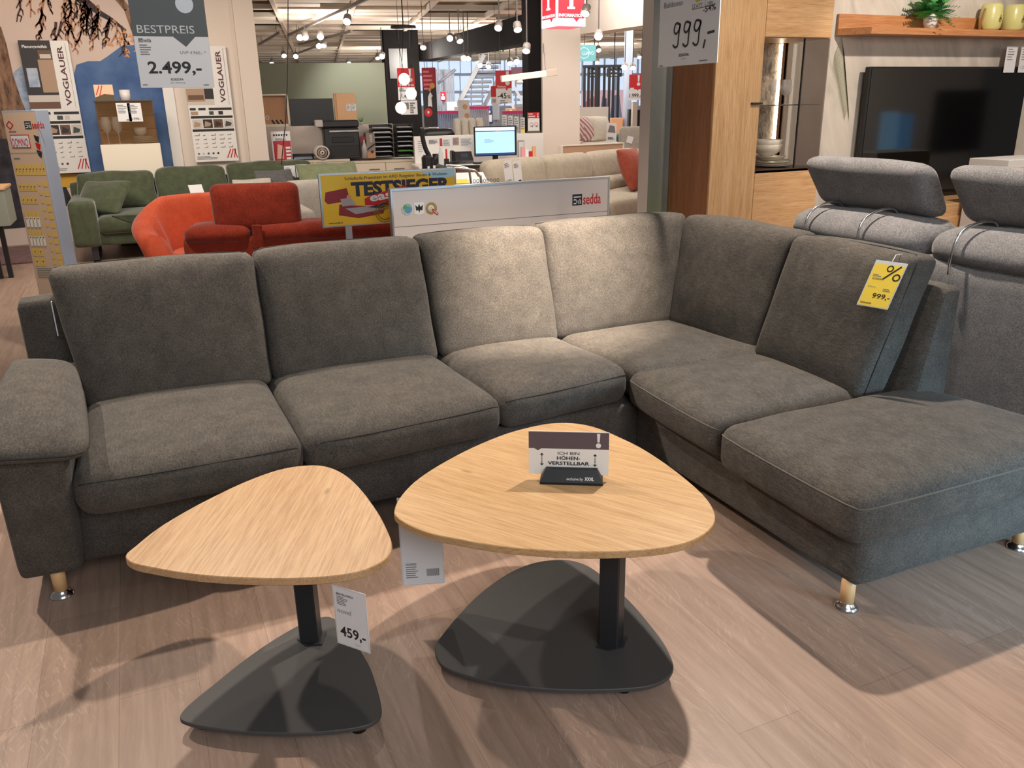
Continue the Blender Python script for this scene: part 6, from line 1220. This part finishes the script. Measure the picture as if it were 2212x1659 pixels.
sbar((1104, 175), (1152, 262), 5, STL, 'stringer', rs2); sbar((1104, 222), (1140, 290), 5, STL, 'stringer', rs2)
for k in range(6): p = L(1108+k*2, 206+k*12); q = L(1140, 206+k*12); MB().box((p[0], .12, p[1]), (q[0], .5, p[1]+.05)).build('tread', STT, rs2)
bo = flat(HP(21), 'blue_banner', 'bright blue hanging banner beside the charcoal strip', 'banner', 1130, 140, 1146, 206, mat('banner_blue', (46, 130, 224), .5, emit=.3)); MB().cyl((bo[2]*.5, .03, bo[3]), (bo[2]*.5, .03, 2.95-bo[0].location.z), .02, 6).build('hanger', WIRE, bo[0]); flat(HP(22), 'pink_wall_sign', 'pale pink sign panel above the second stairs', 'sign', 1104, 145, 1134, 160, mat('sign_pink', (214, 166, 190), .6))
# signs and shop fittings between the pillars
o, L, w, h, b = flat(HP(13.2), 'roll_banner', 'dark red hanging banner with a figure beside the black pillar', 'banner', 917, 146, 946, 275, mat('banner_dark', (44, 38, 40), .6), .03); a = Art(0, .004); a.rect(0, h*.68, w*.95, h, mat('banner_red', (156, 26, 44), .6)); a.lines(w*.1, h*.95, w*.7, 5, .03, .06, mat('banner_pink', (214, 120, 130), .6), 2); a.disc(w*.72, h*.70, w*.2, mat('banner_gold', (214, 150, 70), .6), 2); a.poly([(w*.35, h*.35), (w*.5, h*.36), (w*.66, h*.34), (w*.62, h*.50), (w*.72, h*.53), (w*.55, h*.60), (w*.38, h*.52)], PAPER, 2); a.disc(w*.52, h*.625, w*.08, mat('print_skin'), 2, 12); a.disc(w*.35, h*.25, w*.3, RED, 2); a.rect(w*.28, h*.235, w*.42, h*.275, PAPER, 3); a.build('picture', b); [MB().cyl((x, .015, h), (x, .015, 2.95-o.location.z), .004, 6).build('wire', WIRE, o) for x in (w*.2, w*.8)]
o, L, w, h, b = flat(HP(13.0), 'sale_sign', 'red and white minus 45 percent sign hanging above the monitor', 'sign', 1072, 152, 1106, 224, PAPER, .02); a = Art(0, .003); a.poly([(0, h*.46), (w*.6, h*.46), (w*.68, h*.38), (w*.76, h*.46), (w, h*.46), (w, h), (0, h)], RED); a.excl(w*.74, h*.55, h*.42, PAPER, 2); a.text('Werbung', w*.08, h*.48, h*.08, PAPER, 2, w=w*.55); a.text('-45', w*.1, h*.16, h*.17, INK, 2, .012, w=w*.56); a.text('%', w*.72, h*.16, h*.10, INK, 2, .01, w=w*.2); a.lines(w*.25, h*.1, w*.5, 2, .014, .03, INKG); a.build('lettering', b); [MB().cyl((x, .01, h), (x, .01, 2.95-o.location.z), .003, 6).build('wire', WIRE, o) for x in (w*.3, w*.9)]
o, L, w, h, b = flat(HP(13.6), 'sale_sign', 'smaller red and white 50 percent sign partly behind the minus 45 one', 'sign', 1061, 186, 1083, 226, PAPER, .02); a = Art(0, .003); a.rect(0, h*.42, w, h, RED); a.text('50%', w*.08, h*.12, h*.18, INK, 2, .0, w=w*.5); a.build('lettering', b); MB().cyl((w*.5, .01, h), (w*.5, .01, 2.95-o.location.z), .003, 6).build('wire', WIRE, o)
o, L, w, h, b = flat(HP(17), 'exit_sign', 'small green and white emergency exit sign below the ceiling', 'sign', 1062, 103, 1089, 112, mat('exit_green', (20, 84, 52), .5, emit=.2), .06); a = Art(0, .006); a.poly([(w*.60, h*.1), (w*.66, h*.5), (w*.62, h*.62), (w*.74, h*.9), (w*.82, h*.6), (w*.9, h*.55), (w*.78, h*.45), (w*.84, h*.1), (w*.76, h*.1), (w*.72, h*.35), (w*.68, h*.1)], PAPER); a.poly([(w*.1, h*.5), (w*.3, h*.8), (w*.3, h*.62), (w*.5, h*.62), (w*.5, h*.38), (w*.3, h*.38), (w*.3, h*.2)], PAPER); a.build('symbol', b); MB().cyl((w*.5, .03, h), (w*.5, .03, 2.95-o.location.z), .008, 6).build('hanger', WIRE, o)
o, L, w, h, b = flat(HP(14.5), 'floor_poster', 'white poster with orange discs standing behind the white tufted armchair', 'poster', 992, 216, 1016, 290, PAPER, .03, z0=0.0); a = Art(0, .004); z_ = L(1004, 290)[1]; a.disc(w*.6, h*.93, w*.22, mat('disc_orange', (224, 168, 120), .6)); a.disc(w*.75, h*.84, w*.22, mat('disc_orange'), 1); a.lines(w*.15, h*.74, w*.7, 3, .03, .06, RED); a.disc(w*.5, h*.52, w*.36, RED); a.build('picture', b)
r = random.Random(8)
fences = [(946, 988, 246, 276, 15.5, 'blue grey goods cage of the mall shop beside the red banner'), (1015, 1056, 236, 276, 16.0, 'white goods shelf with a pink edge behind the tufted armchair'), (1088, 1140, 246, 280, 15.0, 'glass fronted counter with a pink edge behind the brochures')]
for k, (x0, x1, y0, y1, d, lab) in enumerate(fences):
    o, L = on(HP(d), 'shop_rack', lab, 'shelf', x0, y1, 0.0); w = L(x1, y1)[0]; z0, z1 = .05, L((x0+x1)/2, y0)[1]; BM = mat('rack_blue', (166, 186, 214), .5); MB().box((0, .4, z0), (w, .45, z1)).build('back', BM if k == 0 else mat('rack_white', (222, 222, 226), .5), o); MB().box((-.02, 0, z1), (w+.02, .45, z1+.05)).build('edge', mat('rack_pink', (196, 44, 108), .5), o)
    for i in range(9): x = w*(i+.5)/9; MB().box((x-.012, 0, z0), (x+.012, .03, z1)).build('bar', mat('rack_bar', (120, 140, 176), .5) if k == 0 else STT, o)
    MB().box((0, 0, 0), (w, .45, .05)).build('base', STT, o)
goods = [(952, 200, 10, 18, 17, (196, 32, 60)), (965, 222, 22, 18, 18, (190, 196, 206)), (982, 232, 12, 18, 17, (150, 150, 160)), (1022, 229, 26, 20, 18, (120, 104, 96)), (1050, 232, 14, 36, 17, (44, 76, 124)), (1064, 220, 14, 40, 16, (176, 184, 196)), (1092, 236, 22, 16, 17, (190, 150, 120)), (1112, 232, 22, 16, 18, (128, 112, 104)), (950, 262, 34, 12, 15.9, (206, 214, 226)), (925, 276, 20, 6, 13.4, (236, 236, 232))]
nm = ('red and white card rack low in the mall', 'grey model display in the mall', 'dark stand beside the grey model display', 'brown framed display behind the goods shelf', 'dark blue display panel with a white disc', 'silver column beneath the 50 percent sign', 'tan shelf display in the mall', 'brown stand near the second stairs', 'white folded goods in the cage', 'white leaflet box on the black bench')
for k, (x, y, wp, hp, d, c) in enumerate(goods):
    o, L = on(HP(d), ('card_rack', 'model_display', 'dark_stand', 'framed_display', 'blue_display', 'silver_column', 'tan_display', 'brown_stand', 'folded_goods', 'leaflet_box')[k], nm[k], 'display', x, y+hp, None); w = wp*d/1770; h = hp*d/1770; g_ = o.location.z
    MB().box((0, 0, 0), (w, .25, h), bev=.01).build('body', mat('goods_%d' % k, c, .5), o); MB().box((w*.3, .05, -g_), (w*.7, .2, 0)).build('stand', STT, o)
    if k in (0, 3, 4, 6): a = Art(0, .006); a.rect(w*.12, h*.12, w*.88, h*.5, PAPER); a.disc(w*.5, h*.66, min(w, h)*.2, PAPER, 1); a.build('picture', o)
# right-hand passage: slatted divider, signs, column, beds
o, L = on(HP(17.5), 'slatted_divider', 'black slatted divider of upright bars in the passage', 'divider', 1258, 300, 0.0); zt = L(1300, 146)[1]
for i, x in enumerate((1262, 1271, 1279, 1287, 1293, 1305, 1315, 1324, 1335)):
    p = L(x, 250)[0]; MB().box((p-.025, .03*(i % 3), .0), (p+.025, .03*(i % 3)+.06, zt)).build('bar', BLACKM, o)
MB().box((L(1258, 250)[0], 0, zt), (L(1340, 250)[0], .12, zt+.05)).build('top_rail', BLACKM, o)
for (x0, x1, y0, y1, tx, lab) in ((1271, 1297, 145, 167, 'Damen', 'black shop sign with faint lettering, behind the slatted divider'), (1312, 1343, 147, 166, 'cre/noj', 'black shop sign with bright lettering beside the silver column')):
    o2, L2_, w, h, b = flat(HP(18.5), 'shop_sign', lab, 'sign', x0, y0, x1, y1, mat('sign_black', (24, 26, 34), .5), .15); a = Art(0, .01); a.text(tx, w*.5, h*.5, h*.26, mat('sign_glow', (200, 224, 250), .5, emit=.8), 1, .02, 'c', w*.8); a.text('sch:on', w*.5, h*.12, h*.24, mat('sign_glow'), 1, .02, 'c', w*.7); a.build('lettering', b); MB().cyl((w*.5, .07, h), (w*.5, .07, 2.95-o2.location.z), .01, 6).build('hanger', WIRE, o2)
o2, L2_, w, h, b = flat(HP(20), 'mall_poster', 'pale pink and violet shop picture behind the slatted divider', 'poster', 1256, 195, 1345, 255, mat('poster_lilac', (214, 190, 206), .6, emit=.25), .1); a = Art(0, .01); a.poly([(w*.05, 0), (w*.35, 0), (w*.3, h*.8), (w*.1, h*.6)], mat('poster_rose', (206, 120, 140), .6)); a.poly([(w*.45, 0), (w*.62, 0), (w*.6, h*.7), (w*.5, h*.8)], mat('poster_navy', (60, 70, 120), .6)); a.poly([(w*.68, 0), (w*.98, 0), (w*.9, h*.9), (w*.75, h*.75)], mat('poster_blue', (120, 140, 180), .6)); a.build('picture', b); MB().box((0, .02, -o2.location.z), (w, .08, 0)).build('support', MALLW, o2)
o2, L2_ = on(HP(16.5), 'round_column', 'round silver blue column in the passage', 'column', 1353, 290, 0.0); r_ = 8.5*16.5/1770; MB().cyl((0, 0, 0), (0, 0, 2.95), r_, 20).build('shaft', mat('column_blue', (176, 190, 214), .4), o2); o2['kind'] = 'structure'
o2, L2_, w, h, b = flat(HP(15), 'teal_sign', 'teal hanging sign with round white lettering beside the white pillar', 'sign', 1253, 97, 1287, 132, mat('sign_teal', (118, 188, 196), .5, emit=.35), .08); a = Art(0, .006); TW = mat('sign_tw', (232, 246, 248), .5, emit=.4); a.ring(w*.25, h*.5, w*.30, w*.33, TW); a.text('LUANO', w*.16, h*.38, h*.22, TW, 2, .0, w=w*.72); a.build('lettering', b); [MB().cyl((w*f, .04, h), (w*f, .04, 2.95-o2.location.z), .005, 6).build('wire', WIRE, o2) for f in (.3, .9)]
o2, L2_, w, h, b = flat(HP(12.6), 'sale_sign', 'red and white 1.999 price sign hanging in the passage', 'sign', 1358, 161, 1386, 216, PAPER, .02); a = Art(0, .003); a.poly([(0, h*.42), (w*.58, h*.42), (w*.66, h*.36), (w*.74, h*.42), (w, h*.42), (w, h), (0, h)], RED); a.excl(w*.72, h*.55, h*.42, PAPER, 2); a.text('1.999,-', w*.05, h*.1, h*.16, INK, 2, .012, w=w*.88); a.lines(w*.08, h*.48, w*.5, 1, .03, .05, PAPER); a.build('lettering', b); [MB().cyl((x, .01, h), (x, .01, 2.95-o2.location.z), .003, 6).build('wire', WIRE, o2) for x in (w*.25, w*.9)]
HBD = HP(13.0); bd, L = on(HBD, 'display_bed', 'display bed with striped pillows in the passage behind the headboard', 'bed', 1250, 320, 0.0); x1 = L(1345, 320)[0]; zb = L(1290, 307)[1]
MB().box((0, 0, .08), (x1, 2.0, zb-.2), bev=.02).build('frame', mat('bed_frame', (206, 198, 190), .6), bd); block('mattress', box8((.03, .03, zb-.22), (x1-.03, 1.95, zb)), .06, {}, WHF, bd, 8, False); MB().box((0, 1.95, 0), (x1, 2.05, zb+.5)).build('headboard', mat('bed_frame'), bd)
for x in (.1, x1-.1): MB().cyl((x, .1, 0), (x, .1, .09), .03).build('leg', BLACKM, bd)
STR = mat('stripe_pillow', (206, 170, 168), .8); wv = nd(STR, 'ShaderNodeTexWave'); wv.inputs['Scale'].default_value = 6; wv.inputs['Distortion'].default_value = 1.5; lk(STR, coords(STR, (1, 1, 1), (0, .5, 0)), wv.inputs['Vector']); rr2 = ramp(STR, [(.3, (168, 120, 124)), (.7, (228, 208, 202))]); lk(STR, wv.outputs['Fac'], rr2.inputs[0]); base(STR, rr2.outputs[0])
bm_ = MTX[bd.name]
for k, (px, mt_, lab) in enumerate(((1262, STR, 'rose striped pillow on the display bed beside the white pillar'), (1281, STR, 'second rose striped pillow on the display bed'), (1300, WHF, 'white pillow on the display bed'))): cushion('bed_pillow', lab, L, px, 300, .25+.03*k, .42, .36, zb+.005, .15, mt_, .1, .15, 70+k, bm_, 'pillow')
cshn = bpy.data.objects
o2, L2_, w, h, b = flat(HP(12.7), 'price_stand', 'grey and white price board standing before the display bed', 'price board', 1310, 266, 1331, 309, PAPER, .02); a = Art(0, .003); a.poly([(w*.1, h*.55), (w*.9, h*.5), (w*.8, h*.85), (w*.3, h*.9)], INKG); a.text('888,-', w*.12, h*.18, h*.13, INK, 2, .01, w=w*.7); a.build('lettering', b); MB().box((w*.4, .0, -o2.location.z), (w*.6, .02, 0)).build('post', ALU, o2)
gc, L = on(HP(12.4), 'grey_armchair', 'grey armchair with a white card at the partition wall edge', 'armchair', 1346, 320, 0.0); w = L(1400, 320)[0]; z1 = L(1370, 275)[1]; GYF = fabric('grey_weave', (176, 168, 158), (190, 182, 172), fine=160, speck=.3)
block('backrest', box8((0, .4, .3), (w, .6, z1)), .07, {'-v': .03}, GYF, gc, 8, False); block('seat_cushion', box8((0, -.2, .15), (w, .45, .45)), .06, {'+w': .02}, GYF, gc, 8, False); [MB().cyl((x, .2, 0), (x, .2, .16), .025).build('leg', BLACKM, gc) for x in (.08, w-.08)]
t = thing('price_card', 'white card lying against the grey armchair in the passage', 'price card', MTX[gc.name] @ Vector((w*.25, .365, z1*.80)), -YAW); bq = MB().box((0, 0, 0), (.09, .004, .1)).build('card', PAPER, t); bq.rotation_euler.y = .25
bb, L = on(HP(13.9), 'teal_bench', 'dark teal bench in the passage behind the price board', 'bench', 1330, 312, 0.0); w = L(1352, 312)[0]; block('seat', box8((0, 0, .12), (w, .4, L(1340, 290)[1])), .05, {}, mat('teal_cloth', (60, 96, 98), .9), bb, 8, False); [MB().cyl((x, .2, 0), (x, .2, .13), .03).build('leg', BLACKM, bb) for x in (.05, w-.05)]
for k, (x0, x1_, y0, lab) in enumerate(((1358, 1366, 236, 'narrow black display column in the passage'), (1375, 1383, 237, 'second narrow black display column at the partition wall edge'))): flat(HP(14.2), 'black_column_display', lab, 'display', x0, y0, x1_, 275, BLACK, .2, part='body', z0=0.0)
flat(HP(14.0), 'picture_column', 'pale column of small framed pictures between the black display columns', 'display', 1366, 220, 1376, 275, mat('pic_col', (206, 194, 184), .6), .2, part='body', z0=0.0)
flat(HP(16.2), 'orange_box', 'orange and white box display behind the slatted divider', 'display', 1322, 255, 1345, 270, mat('orange_box', (224, 168, 128), .6), .3, part='body', z0=0.0)
# side wall closing the room on the right, far floor of the mall
tag(MB().box((22, 2, 0), (22.2, 30, 3.3)).build('wall_side', WALLW), 'plain wall closing the shop far to the side', 'wall', kind='structure')
m = MB(); m.mesh([(-9, 19, 0), (22, 19, 0), (40, 34, 0), (-9, 40, 0)], [(0, 1, 2, 3)]); tag(m.build('floor_mall', mat('mall_floor', (200, 196, 190), .4)), 'pale floor of the mall hall', 'floor', kind='structure')
